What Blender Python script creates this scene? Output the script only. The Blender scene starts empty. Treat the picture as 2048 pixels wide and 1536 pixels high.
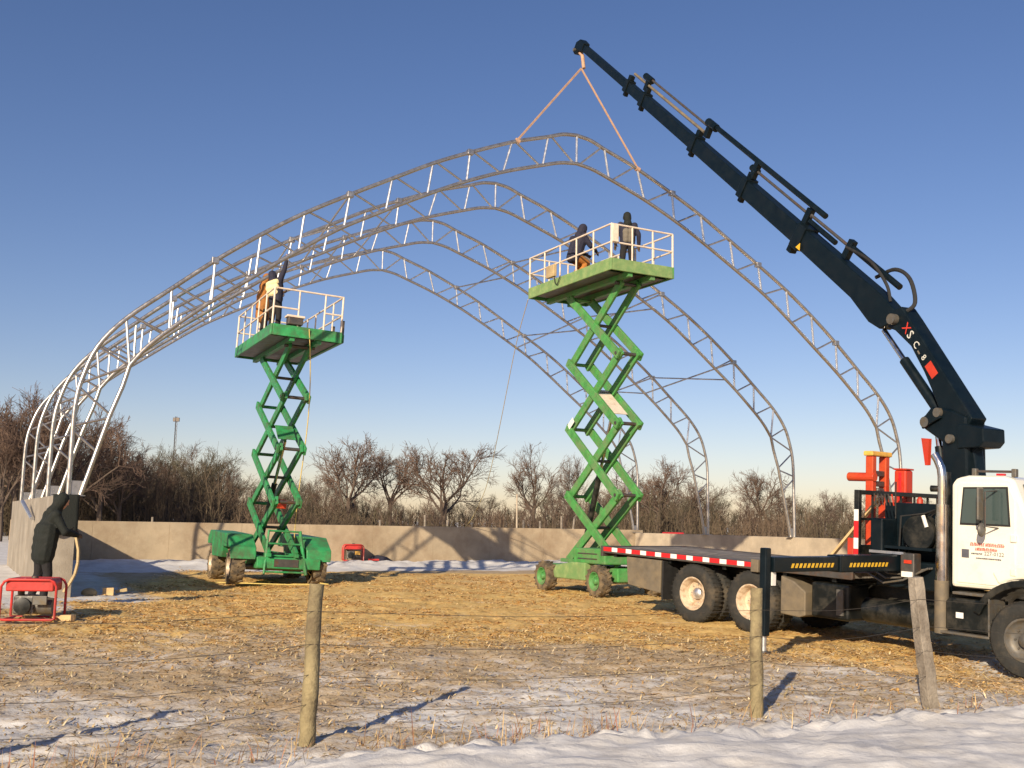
import bpy, bmesh, math, random
import numpy as np
from mathutils import Vector, Matrix, noise
R = math.radians
random.seed(11); rng = np.random.default_rng(11)
scene = bpy.context.scene; COL = scene.collection

# ------------------------------------------------------------------ camera, sky, sun, exposure
F, TH, RO, YAW, CAMH = 2095.8, 0.132, 0.019, 0.494, 1.66
cam = bpy.data.cameras.new('camera'); camo = bpy.data.objects.new('camera', cam); COL.objects.link(camo)
camo.matrix_world = Matrix.Translation((0, 0, CAMH)) @ Matrix.Rotation(math.pi/2+TH, 4, 'X') @ Matrix.Rotation(RO, 4, 'Z')
cam.sensor_width = 36; cam.lens = F/2048*36; cam.clip_end = 6000; cam.clip_start = .1
scene.camera = camo
SUN_AZ, SUN_EL = 21.5, 21.8            # light travels towards azimuth 21.5 deg right of +Y
w = bpy.data.worlds.new('World'); scene.world = w; w.use_nodes = True
nt = w.node_tree; nt.nodes.clear()
sky = nt.nodes.new('ShaderNodeTexSky'); sky.sky_type = 'NISHITA'; sky.sun_disc = False
sky.sun_elevation = R(SUN_EL); sky.sun_rotation = R(180+SUN_AZ); sky.altitude = 200
sky.air_density = 1.0; sky.dust_density = .5; sky.ozone_density = 1.0
bg = nt.nodes.new('ShaderNodeBackground'); bg.inputs[1].default_value = 0.082
wo = nt.nodes.new('ShaderNodeOutputWorld')
tint = nt.nodes.new('ShaderNodeMix'); tint.data_type = 'RGBA'; tint.blend_type = 'MULTIPLY'; tint.inputs[0].default_value = 1; tint.inputs[7].default_value = (1.0, .905, 1.03, 1)   # camera white balance
hs = nt.nodes.new('ShaderNodeHueSaturation'); hs.inputs['Saturation'].default_value = 1.20
nt.links.new(sky.outputs[0], tint.inputs[6]); nt.links.new(tint.outputs[2], hs.inputs['Color']); nt.links.new(hs.outputs[0], bg.inputs[0]); nt.links.new(bg.outputs[0], wo.inputs[0])
sl = bpy.data.lights.new('sun', 'SUN'); sl.energy = 5.0; sl.angle = R(.55); sl.color = (1, .84, .62)
so = bpy.data.objects.new('sun', sl); COL.objects.link(so)
sdir = Vector((math.sin(R(SUN_AZ))*math.cos(R(SUN_EL)), math.cos(R(SUN_AZ))*math.cos(R(SUN_EL)), -math.sin(R(SUN_EL))))
so.rotation_euler = sdir.to_track_quat('-Z', 'Y').to_euler(); so.location = (-20, -20, 30)
vs = scene.view_settings; vs.view_transform = 'Standard'; vs.look = 'None'; vs.exposure = 0.32; vs.gamma = 1; vs.use_curve_mapping = False

# ------------------------------------------------------------------ pixel -> direction helpers (2048x1536 photo pixels)
EYE = np.array([0, 0, CAMH])
def ray(X, Y):
    a, b = X-1024, Y-768; c, s = math.cos(RO), math.sin(RO)
    u, v = c*a+s*b, -s*a+c*b
    d0, d2 = u/F, -v/F
    return np.array([d0, math.cos(TH)-d2*math.sin(TH), math.sin(TH)+d2*math.cos(TH)])
def on_z(X, Y, z=0.0):
    r = ray(X, Y); return EYE+r*((z-CAMH)/r[2])
def at_y(X, Y, y):
    r = ray(X, Y); return EYE+r*(y/r[1])
def on_plane(X, Y, p, n):
    r = ray(X, Y); n = np.array(n, float); return EYE+r*(np.dot(np.array(p)-EYE, n)/np.dot(r, n))

# ------------------------------------------------------------------ materials
MATS = {}
def mat(name, col, rough=.6, metal=0.0, var=.15, scale=6.0, bump=0.0, bscale=40.0, col2=None, c2amt=.5, c2scale=2.0, spec=.4, coat=0.0, attr=None):
    """procedural surface: colour with noise variation, optional second (dirt / rust / wear) colour in patches"""
    if name in MATS: return MATS[name]
    m = bpy.data.materials.new(name); m.use_nodes = True; t = m.node_tree; n = t.nodes; l = t.links
    b = n['Principled BSDF']; b.inputs['Roughness'].default_value = rough; b.inputs['Metallic'].default_value = metal
    b.inputs['Specular IOR Level'].default_value = spec; b.inputs['Coat Weight'].default_value = coat
    tc = n.new('ShaderNodeTexCoord')
    nz = n.new('ShaderNodeTexNoise'); nz.inputs['Scale'].default_value = scale; nz.inputs['Detail'].default_value = 6; nz.inputs['Roughness'].default_value = .65
    l.new(tc.outputs['Object'], nz.inputs['Vector'])
    mr = n.new('ShaderNodeMapRange'); mr.inputs[1].default_value = .3; mr.inputs[2].default_value = .7
    mr.inputs[3].default_value = 1-var; mr.inputs[4].default_value = 1+var
    l.new(nz.outputs['Fac'], mr.inputs[0])
    mx = n.new('ShaderNodeMix'); mx.data_type = 'RGBA'; mx.blend_type = 'MULTIPLY'; mx.inputs[0].default_value = 1
    if attr:
        at = n.new('ShaderNodeAttribute'); at.attribute_name = attr; l.new(at.outputs['Color'], mx.inputs[6])
    else: mx.inputs[6].default_value = (*col, 1)
    l.new(mr.outputs[0], mx.inputs[7]); out = mx.outputs[2]
    if col2:
        n2 = n.new('ShaderNodeTexNoise'); n2.inputs['Scale'].default_value = c2scale; n2.inputs['Detail'].default_value = 8; n2.inputs['Roughness'].default_value = .7
        l.new(tc.outputs['Object'], n2.inputs['Vector'])
        r2 = n.new('ShaderNodeMapRange'); r2.inputs[1].default_value = 1-c2amt-.12; r2.inputs[2].default_value = 1-c2amt+.12; l.new(n2.outputs['Fac'], r2.inputs[0])
        m2 = n.new('ShaderNodeMix'); m2.data_type = 'RGBA'; l.new(r2.outputs[0], m2.inputs[0]); l.new(out, m2.inputs[6]); m2.inputs[7].default_value = (*col2, 1); out = m2.outputs[2]
    l.new(out, b.inputs['Base Color'])
    rr = n.new('ShaderNodeMapRange'); rr.inputs[1].default_value = .3; rr.inputs[2].default_value = .7
    rr.inputs[3].default_value = max(.02, rough-.12); rr.inputs[4].default_value = min(1, rough+.12)
    l.new(nz.outputs['Fac'], rr.inputs[0]); l.new(rr.outputs[0], b.inputs['Roughness'])
    if bump:
        nb = n.new('ShaderNodeTexNoise'); nb.inputs['Scale'].default_value = bscale; nb.inputs['Detail'].default_value = 5; l.new(tc.outputs['Object'], nb.inputs['Vector'])
        bp = n.new('ShaderNodeBump'); bp.inputs['Strength'].default_value = bump; bp.inputs['Distance'].default_value = .02
        l.new(nb.outputs['Fac'], bp.inputs['Height']); l.new(bp.outputs[0], b.inputs['Normal'])
    MATS[name] = m; return m
mat('galv', (.46, .44, .42), .36, .85, .18, 9, col2=(.42, .38, .34), c2amt=.42, c2scale=3)
mat('galv_bright', (.62, .62, .63), .40, .9, .12, 8)
mat('steel_dark', (.10, .095, .09), .5, .5, .2, 8, col2=(.16, .08, .04), c2amt=.4, c2scale=5)
mat('chrome', (.72, .66, .60), .16, 1.0, .08, 5, col2=(.42, .30, .22), c2amt=.4, c2scale=4)
mat('green_a', (.035, .29, .095), .5, 0, .28, 5, .25, 25, col2=(.075, .13, .06), c2amt=.46, c2scale=3.2)
mat('green_b', (.07, .28, .07), .52, 0, .28, 5, .25, 25, col2=(.15, .22, .10), c2amt=.45, c2scale=3.2)
mat('green_worn', (.24, .33, .13), .6, 0, .22, 6, col2=(.15, .28, .10), c2amt=.48, c2scale=5)
mat('deck_metal', (.12, .12, .10), .6, .3, .3, 8, col2=(.22, .17, .09), c2amt=.45)
mat('rail_cream', (.72, .62, .50), .45, 0, .12, 10, col2=(.55, .36, .28), c2amt=.36, c2scale=6)
mat('tyre', (.028, .028, .026), .85, 0, .3, 14, .4, 60, col2=(.10, .08, .055), c2amt=.40, c2scale=3)
mat('tyre_mud', (.06, .05, .04), .9, 0, .3, 14, .5, 50, col2=(.22, .16, .09), c2amt=.52, c2scale=4)
mat('rim_cream', (.62, .50, .36), .5, .1, .15, 10, col2=(.28, .16, .08), c2amt=.42, c2scale=8)
mat('rim_grey', (.13, .125, .115), .5, .3, .2, 10, col2=(.14, .11, .07), c2amt=.45, c2scale=8)
mat('truck_white', (.80, .77, .66), .28, 0, .04, 3, col2=(.66, .58, .42), c2amt=.34, c2scale=1.4, coat=.4)
mat('black_paint', (.006, .008, .008), .42, 0, .3, 6, col2=(.05, .045, .035), c2amt=.42, c2scale=3)
mat('crane_green', (.003, .008, .012), .40, 0, .3, 5, col2=(.008, .012, .015), c2amt=.4, c2scale=3, spec=.25)
mat('rubber', (.02, .02, .02), .7, 0, .2, 10)
mat('flap', (.16, .135, .10), .7, .2, .2, 6, col2=(.24, .19, .12), c2amt=.45)
mat('deck_wood', (.15, .13, .11), .8, 0, .3, 8, col2=(.30, .27, .24), c2amt=.4)
mat('tape_red', (.55, .02, .025), .35, 0, .1, 20)
mat('tape_white', (.80, .78, .74), .35, 0, .08, 20)
mat('hazard', (.70, .42, .03), .5, 0, .2, 10)
mat('red_paint', (.55, .045, .02), .42, 0, .18, 8, col2=(.25, .05, .03), c2amt=.4)
mat('orange_paint', (.52, .055, .018), .45, 0, .2, 8, col2=(.45, .08, .02), c2amt=.42)
mat('yellow_paint', (.70, .40, .08), .5, 0, .2, 8)
mat('gen_red', (.50, .035, .03), .45, 0, .2, 9, col2=(.22, .05, .04), c2amt=.42)
mat('engine', (.10, .10, .095), .5, .6, .4, 14, col2=(.32, .30, .27), c2amt=.42, c2scale=9)
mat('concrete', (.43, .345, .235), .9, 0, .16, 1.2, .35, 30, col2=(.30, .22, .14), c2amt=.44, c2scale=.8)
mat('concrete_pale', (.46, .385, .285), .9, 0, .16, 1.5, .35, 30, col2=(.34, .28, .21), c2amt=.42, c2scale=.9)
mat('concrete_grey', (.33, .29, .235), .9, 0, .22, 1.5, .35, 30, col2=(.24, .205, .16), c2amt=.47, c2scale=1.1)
mat('wood_post', (.27, .22, .12), .85, 0, .3, 4, .6, 35, col2=(.14, .105, .06), c2amt=.45, c2scale=5)
mat('wood_grey', (.28, .24, .19), .85, 0, .3, 4, .6, 35, col2=(.15, .12, .09), c2amt=.45, c2scale=5)
mat('lumber', (.62, .44, .22), .75, 0, .2, 6, .3, 30)
mat('plywood', (.50, .38, .20), .8, 0, .2, 5, .2, 30, col2=(.34, .25, .14), c2amt=.45)
mat('wire', (.10, .085, .07), .6, .6, .2, 10)
mat('rope', (.62, .48, .16), .85, 0, .2, 20)
mat('sling', (.46, .29, .19), .8, 0, .2, 12)
mat('glass', (.05, .075, .075), .06, 0, .05, 3, spec=.8)
mat('bark', (.115, .085, .065), .9, 0, .25, 3)
mat('twig', (.125, .082, .060), .9, 0, .3, .35)
mat('twig_dark', (.10, .085, .055), .9, 0, .3, .35)
mat('brush', (.130, .092, .062), .9, 0, .35, .15, col2=(.075, .068, .036), c2amt=.44, c2scale=.09)
mat('snow', (.70, .67, .63), .65, 0, .05, 3, .4, 25)
mat('jacket_black', (.012, .015, .013), .85, 0, .3, 8, .4, 30)
mat('jacket_navy', (.022, .022, .04), .85, 0, .3, 8, .4, 30)
mat('jacket_brown', (.34, .14, .035), .85, 0, .25, 8, .4, 30)
mat('trouser_brown', (.42, .16, .03), .85, 0, .25, 8, .4, 30)
mat('trouser_black', (.015, .014, .015), .85, 0, .3, 8, .4, 30)
mat('vest_yellow', (.78, .66, .36), .8, 0, .2, 6, .3, 30)
mat('patch_olive', (.16, .14, .11), .85, 0, .2, 8)
mat('boot', (.03, .025, .02), .7, 0, .3, 10)
mat('skin', (.52, .27, .19), .55, 0, .1, 10)
mat('glove', (.10, .07, .05), .8, 0, .2, 10)
mat('far_car', (.45, .03, .03), .3, 0, .1, 3, coat=.4)
mat('print_red', (.62, .05, .03), .5, 0, .1, 20)
mat('print_dark', (.10, .10, .12), .5, 0, .1, 20)
mat('print_white', (.66, .66, .60), .5, 0, .1, 20)
mat('amber', (.45, .22, .03), .3, 0, .1, 20)

# ------------------------------------------------------------------ mesh builder
class MB:
    def __init__(s): s.v = []; s.f = []; s.m = []; s.cur = 0
    def add(s, vs, fs):
        o = len(s.v); s.v += [tuple(map(float, p)) for p in vs]; s.f += [tuple(i+o for i in f) for f in fs]; s.m += [s.cur]*len(fs); return s
    def box(s, c, size, rot=None):
        c = Vector(c); h = [x/2 for x in size]; vs = []
        for dx, dy, dz in ((-1,-1,-1),(1,-1,-1),(1,1,-1),(-1,1,-1),(-1,-1,1),(1,-1,1),(1,1,1),(-1,1,1)):
            p = Vector((dx*h[0], dy*h[1], dz*h[2]))
            if rot is not None: p = rot @ p
            vs.append(c+p)
        return s.add(vs, [(0,3,2,1),(4,5,6,7),(0,1,5,4),(1,2,6,5),(2,3,7,6),(3,0,4,7)])
    def bx(s, x0, x1, y0, y1, z0, z1): return s.box(((x0+x1)/2, (y0+y1)/2, (z0+z1)/2), (abs(x1-x0), abs(y1-y0), abs(z1-z0)))
    def beam(s, p, q, wd, ht, up=(0, 0, 1)):
        p, q = Vector(p), Vector(q); x = (q-p); L = x.length; x /= L; y = Vector(up).cross(x)
        if y.length < 1e-4: y = Vector((1, 0, 0)).cross(x)
        y.normalize(); z = x.cross(y); rot = Matrix((x, y, z)).transposed()
        return s.box((p+q)/2, (L, wd, ht), rot)
    def path(s, pts, r, n=8, caps=True, closed=False):
        pts = [Vector(p) for p in pts]; N = len(pts); rs = r if isinstance(r, (list, tuple)) else [r]*N
        vs = []; prev = None
        for i, p in enumerate(pts):
            a = pts[(i-1) % N] if (closed or i > 0) else p; b = pts[(i+1) % N] if (closed or i < N-1) else p
            d = (b-a).normalized()
            u = d.cross(Vector((0, 0, 1))) if prev is None else d.cross(prev.cross(d)).cross(d) if False else None
            if prev is None:
                u = d.cross(Vector((0, 0, 1)))
                if u.length < 1e-3: u = d.cross(Vector((1, 0, 0)))
            else: u = prev - d*prev.dot(d)
            u.normalize(); prev = u; v = d.cross(u)
            for k in range(n):
                t = 2*math.pi*k/n; vs.append(p+(u*math.cos(t)+v*math.sin(t))*rs[i])
        fs = []
        for i in range(N if closed else N-1):
            j = (i+1) % N
            for k in range(n): fs.append((i*n+k, i*n+(k+1) % n, j*n+(k+1) % n, j*n+k))
        if caps and not closed: fs += [tuple(range(n))[::-1], tuple((N-1)*n+k for k in range(n))]
        return s.add(vs, fs)
    def tube(s, p, q, r, r2=None, n=8): return s.path([p, q], [r, r if r2 is None else r2], n)
    def lathe(s, prof, c, axis, n=24, caps=True):
        """prof: (offset along axis, radius)"""
        c = Vector(c); a = Vector(axis).normalized(); u = a.cross(Vector((0, 0, 1)))
        if u.length < 1e-3: u = Vector((1, 0, 0))
        u.normalize(); v = a.cross(u); vs = []; fs = []
        for o, r in prof:
            for k in range(n):
                t = 2*math.pi*k/n; vs.append(c+a*o+(u*math.cos(t)+v*math.sin(t))*r)
        for i in range(len(prof)-1):
            for k in range(n): fs.append((i*n+k, i*n+(k+1) % n, (i+1)*n+(k+1) % n, (i+1)*n+k))
        if caps: fs += [tuple(range(n))[::-1], tuple((len(prof)-1)*n+k for k in range(n))]
        return s.add(vs, fs)
    def prism(s, poly, o, ux, uy, depth):
        """polygon in the (ux,uy) plane at o, extruded by the vector depth"""
        o, ux, uy, d = Vector(o), Vector(ux), Vector(uy), Vector(depth); n = len(poly)
        vs = [o+ux*a+uy*b for a, b in poly]; vs += [p+d for p in vs]
        return s.add(vs, [tuple(range(n))[::-1], tuple(range(n, 2*n))]+[(i, (i+1) % n, n+(i+1) % n, n+i) for i in range(n)])
    def ball(s, c, r, n=10, m=6, sc=(1, 1, 1)):
        prof = [(-math.cos(math.pi*(i+.0)/m), max(1e-3, math.sin(math.pi*i/m))) for i in range(m+1)]
        c = Vector(c); vs = []; fs = []
        for z, q in prof:
            for k in range(n):
                t = 2*math.pi*k/n; vs.append(c+Vector((q*math.cos(t)*r*sc[0], q*math.sin(t)*r*sc[1], z*r*sc[2])))
        for i in range(m):
            for k in range(n): fs.append((i*n+k, i*n+(k+1) % n, (i+1)*n+(k+1) % n, (i+1)*n+k))
        return s.add(vs, fs)
    def mesh(s, name):
        me = bpy.data.meshes.new(name); me.from_pydata(s.v, [], s.f)
        if any(s.m): me.polygons.foreach_set('material_index', s.m)
        me.update(); return me
    def build(s, name, mats, parent=None, bevel=0, smooth=False, kind=None):
        me = s.mesh(name)
        for m in ([mats] if isinstance(mats, str) else mats): me.materials.append(MATS[m])
        return link(name, me, parent, bevel, smooth, kind)
def link(name, me, parent=None, bevel=0, smooth=False, kind=None):
    o = bpy.data.objects.new(name, me); COL.objects.link(o)
    if parent is not None: o.parent = parent
    if smooth:
        me.polygons.foreach_set('use_smooth', [True]*len(me.polygons))
        es = o.modifiers.new('es', 'EDGE_SPLIT'); es.split_angle = R(38)
    if bevel:
        b = o.modifiers.new('bevel', 'BEVEL'); b.width = bevel; b.segments = 2; b.limit_method = 'ANGLE'; b.angle_limit = R(35); b.harden_normals = False
    if kind: o['kind'] = kind
    return o
def tag(o, label, cat, group=None):
    o['label'] = label; o['category'] = cat
    if group: o['group'] = group
    return o
def empty(name, loc=(0, 0, 0), rotz=0, M=None):
    o = bpy.data.objects.new(name, None); COL.objects.link(o); o.empty_display_size = .2
    if M is not None: o.matrix_world = M
    else: o.location = loc; o.rotation_euler = (0, 0, rotz)
    return o
def copy_tree(o, parent=None):
    c = o.copy(); COL.objects.link(c); c.parent = parent
    for ch in list(o.children): copy_tree(ch, c)
    return c
def text_mesh(txt, size, extr=.002):
    cu = bpy.data.curves.new('t', 'FONT'); cu.body = txt; cu.size = size; cu.extrude = extr; cu.align_x = 'LEFT'; cu.resolution_u = 2
    ob = bpy.data.objects.new('t', cu); COL.objects.link(ob); dg = bpy.context.evaluated_depsgraph_get()
    me = bpy.data.meshes.new_from_object(ob.evaluated_get(dg)); bpy.data.objects.remove(ob); return me

# ------------------------------------------------------------------ numpy noise
_tab = rng.random((256, 256))
def vnoise(x, y):
    xi = np.floor(x).astype(int); yi = np.floor(y).astype(int); fx = x-xi; fy = y-yi
    fx = fx*fx*(3-2*fx); fy = fy*fy*(3-2*fy)
    a = _tab[xi & 255, yi & 255]; b = _tab[(xi+1) & 255, yi & 255]; c = _tab[xi & 255, (yi+1) & 255]; d = _tab[(xi+1) & 255, (yi+1) & 255]
    return (a*(1-fx)+b*fx)*(1-fy)+(c*(1-fx)+d*fx)*fy
def fbm(x, y, o=4):
    s = 0; a = .5; t = 0
    for i in range(o): s = s+a*vnoise(x+i*17.3, y+i*9.1); t += a; x = x*2.03; y = y*2.03; a *= .5
    return s/t
def sst(a, b, x): t = np.clip((x-a)/(b-a), 0, 1); return t*t*(3-2*t)

# ------------------------------------------------------------------ site frame
A0 = np.array([1.6425, 27.5]); SP = 4.7925            # apex foot of the first arch, arch spacing
L2 = np.array([-math.sin(YAW), math.cos(YAW)]); U2 = np.array([math.cos(YAW), math.sin(YAW)])
def site(u, l, z=0): p = A0+U2*u+L2*l; return Vector((p[0], p[1], z))
# truck frame
TX = Vector((.61517224, -.78726795, -.04209854)); TY = Vector((.78796651, .6157181, 0)); TZ = TX.cross(TY)
TO = Vector((3.27373518, 19.11724956, -.04825231))
def truck_pt(x, y, z): return TO+TX*x+TY*y+TZ*z
# ------------------------------------------------------------------ terrain
def fence_y(x): return 8.55+.42*(x+.2)
def g_base(x, y):
    x = np.asarray(x, float); y = np.asarray(y, float)
    tx = (x-TO.x)*TX.x+(y-TO.y)*TX.y; ty = (x-TO.x)*TY.x+(y-TO.y)*TY.y
    h = -.042*np.clip(tx, 0, 7.5)*sst(-3.2, -1.0, ty)*sst(-2.5, 0, tx)-.03*sst(-4, 0, tx)*sst(-3.2, -1., ty)
    near = 1-sst(9.5, 15, y)
    h = h-.10*near*(1-.6*sst(5, 9, x)*0)
    fb = fence_y(x)-y                                  # >0 on the road side of the fence
    bank = sst(-.25, .7, fb)*sst(-2.6, -.6, x)
    h = h+bank*(.06+.07*fbm(x*.9+3, y*.9, 3))
    h = h+.17*np.exp(-((x+7.9)/2.3)**2-((y-17.4)/2.3)**2)-.10*np.exp(-((x+6.3)/2.0)**2-((y-25)/2.5)**2)
    u = (x-A0[0])*U2[0]+(y-A0[1])*U2[1]; l = (x-A0[0])*L2[0]+(y-A0[1])*L2[1]
    h = h+sst(10.8, 12.6, l)*(1-sst(13.6, 14.5, l))*(np.abs(u) < 12)*(.04+.26*fbm(x*2.0+1, y*2.0, 4))
    return h
def g_micro(x, y):
    fine = 1-sst(20, 45, y)
    fb = fence_y(x)-y; bank = sst(-.2, .6, fb)*sst(-2.6, -.6, x)
    r = (fbm(x*1.1, y*1.1, 3)-.5)*.10+(fbm(x*5, y*5, 3)-.5)*.085*fine*(1-.75*bank)
    r = r+(fbm(x*14+5, y*14, 2)-.5)*.045*fine*(1-.9*bank)
    r = r+bank*(np.abs(fbm(x*1.7+9, y*2.3+4, 4)-.5)*-.15+.03)+bank*(fbm(x*8+3, y*11, 4)-.5)*.05+np.exp(-((fb-.25)/.38)**2)*sst(-2.6, -.6, x)*((fbm(x*7, y*7, 4)-.5)*.24)
    return r
def gnd(x, y): return float(g_base(x, y)+g_micro(np.asarray(float(x)), np.asarray(float(y))))
def snow_amount(x, y):
    fb = fence_y(x)-y
    bank = sst(-.45, .35, fb+(fbm(x*2, y*2, 3)-.5)*.9)*sst(-2.5, -1.2, x+(fbm(x*3+2, y*3, 2)-.5)*.8)
    near = .34+.25*(1-sst(8.0, 18.0, y+(fbm(x*.45+2, y*.45, 3)-.5)*7))
    nearr = (1-sst(9.5, 12.0, y-.42*x))*.06*sst(-1, 1, x)
    u = (x-A0[0])*U2[0]+(y-A0[1])*U2[1]; l = (x-A0[0])*L2[0]+(y-A0[1])*L2[1]
    wall = sst(8.2, 10.6, l)*.75*(np.abs(u) < 12.3)
    lw = sst(-9.0, -11, u)*.66
    out = np.where((np.abs(u) > 12.3) | (l > 14.7), .78, 0)*sst(22, 30, y)
    leftout = np.where(u < -12.4, .72, 0)*sst(15.5, 18, y)
    tr = np.maximum(0, 1-np.hypot((x-8.3)/3.2, (y-15.2)/2.8))*1.2
    s = np.maximum.reduce([bank, near+nearr, wall, lw*(l > -2), out, leftout, tr, np.full_like(x, .39)])
    return np.clip(s, 0, 1)
def straw_amount(x, y):
    s = sst(10.0, 19.0, y+(fbm(x*.5, y*.5, 3)-.5)*7)*(1-sst(33, 37, y))*sst(-9.6, -7.5, x+(y-20)*.1)
    return np.clip(s*(.75+.5*fbm(x*.35+7, y*.35, 3)), 0, 1)
def make_ground():
    ys = [3.5]
    while ys[-1] < 62: ys.append(ys[-1]+max(.045, ys[-1]*.0058))
    while ys[-1] < 5000: ys.append(ys[-1]*1.11)
    ys = np.array([-80, -40, -18, -8, -2, 1, 2.5]+ys)
    xs = list(np.arange(-9.5, 10.5, .085))
    d = .1; a = xs[-1]; b = xs[0]; right = []; leftx = []
    while a < 4000: a += d; b -= d; right.append(a); leftx.append(b); d *= 1.075
    xs = np.array(leftx[::-1]+xs+right)
    X, Y = np.meshgrid(xs, ys); Z = g_base(X, Y)+g_micro(X, Y)*(1-sst(50, 90, Y))
    nx, ny = len(xs), len(ys); V = np.stack([X, Y, Z], -1).reshape(-1, 3)
    i = np.arange(ny-1)[:, None]*nx+np.arange(nx-1)[None, :]; i = i.ravel()
    Fq = np.stack([i, i+1, i+nx+1, i+nx], -1)
    me = bpy.data.meshes.new('ground'); me.vertices.add(len(V)); me.vertices.foreach_set('co', V.ravel().astype(np.float32))
    me.loops.add(Fq.size); me.loops.foreach_set('vertex_index', Fq.ravel().astype(np.int32))
    me.polygons.add(len(Fq)); me.polygons.foreach_set('loop_start', np.arange(0, Fq.size, 4, dtype=np.int32))
    me.update(calc_edges=True)
    me.polygons.foreach_set('use_smooth', [True]*len(Fq))
    at = me.color_attributes.new('cover', 'FLOAT_COLOR', 'POINT')
    c = np.ones((len(V), 4), np.float32); c[:, 0] = snow_amount(V[:, 0], V[:, 1]); c[:, 1] = straw_amount(V[:, 0], V[:, 1]); c[:, 2] = np.clip((g_micro(V[:, 0], V[:, 1])+.06)/.12, 0, 1)
    at.data.foreach_set('color', c.ravel())
    m = bpy.data.materials.new('ground_cover'); m.use_nodes = True; t = m.node_tree; n = t.nodes; l = t.links; bs = n['Principled BSDF']
    tc = n.new('ShaderNodeTexCoord'); av = n.new('ShaderNodeAttribute'); av.attribute_name = 'cover'
    sp = n.new('ShaderNodeSeparateColor'); l.new(av.outputs['Color'], sp.inputs[0])
    def nz(sc, det=6, ro=.65, stretch=(1, 1, 1)):
        mp = n.new('ShaderNodeMapping'); mp.inputs['Scale'].default_value = stretch; l.new(tc.outputs['Object'], mp.inputs[0])
        q = n.new('ShaderNodeTexNoise'); q.inputs['Scale'].default_value = sc; q.inputs['Detail'].default_value = det; q.inputs['Roughness'].default_value = ro; l.new(mp.outputs[0], q.inputs['Vector']); return q.outputs['Fac']
    def ramp(fac, stops):
        r = n.new('ShaderNodeValToRGB'); e = r.color_ramp.elements
        while len(e) < len(stops): e.new(.5)
        for k, (p, cc) in enumerate(stops): e[k].position = p; e[k].color = (*cc, 1)
        l.new(fac, r.inputs[0]); return r.outputs[0]
    def math_(op, a, b=None, cl=False):
        q = n.new('ShaderNodeMath'); q.operation = op; q.use_clamp = cl
        for k, vv in enumerate((a, b)):
            if vv is None: continue
            if isinstance(vv, (int, float)): q.inputs[k].default_value = vv
            else: l.new(vv, q.inputs[k])
        return q.outputs[0]
    def mixc(f, a, b):
        q = n.new('ShaderNodeMix'); q.data_type = 'RGBA'; l.new(f, q.inputs[0]); l.new(a, q.inputs[6]); l.new(b, q.inputs[7]); return q.outputs[2]
    soil = ramp(nz(3.2, 8, .75, (.55, 1.25, 1)), [(.25, (.22, .145, .08)), (.42, (.42, .305, .18)), (.58, (.54, .42, .27)), (.8, (.60, .50, .36))])
    straw = ramp(nz(5.5, 8, .78, (1, .45, 1)), [(.25, (.36, .21, .07)), (.42, (.64, .41, .14)), (.6, (.78, .54, .21)), (.8, (.86, .68, .38))])
    sf = math_('MULTIPLY', math_('SUBTRACT', math_('ADD', sp.outputs[1], math_('MULTIPLY', nz(1.1, 8, .75), 1.5)), 1.12), 3.0, True)
    col = mixc(sf, soil, straw)
    snowc = ramp(nz(2.0, 6, .7), [(.26, (.52, .49, .45)), (.48, (.66, .64, .61)), (.72, (.78, .77, .75))])
    k = math_('ADD', math_('MULTIPLY', nz(4.6, 10, .86, (.45, 1.3, 1)), .85), math_('MULTIPLY', nz(.7, 4), .45))
    k = math_('ADD', k, math_('MULTIPLY', math_('SUBTRACT', .5, sp.outputs[2]), .16))
    thr = math_('SUBTRACT', math_('MULTIPLY', sp.outputs[0], 1.05), math_('SUBTRACT', 1.125, k))
    sn = math_('MULTIPLY', thr, 5.0, True)
    col = mixc(sn, col, snowc); l.new(col, bs.inputs['Base Color'])
    bs.inputs['Roughness'].default_value = .9; bs.inputs['Specular IOR Level'].default_value = .2
    bp = n.new('ShaderNodeBump'); bp.inputs['Strength'].default_value = .55; bp.inputs['Distance'].default_value = .035
    l.new(math_('ADD', math_('MULTIPLY', nz(22, 6, .7), math_('SUBTRACT', 1.05, math_('MULTIPLY', sn, .55))), math_('MULTIPLY', sn, .35)), bp.inputs['Height']); l.new(bp.outputs[0], bs.inputs['Normal'])
    me.materials.append(m); o = link('ground', me); o['kind'] = 'structure'; o['label'] = 'frozen stubble ground with straw litter and patches of snow'
make_ground()

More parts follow.
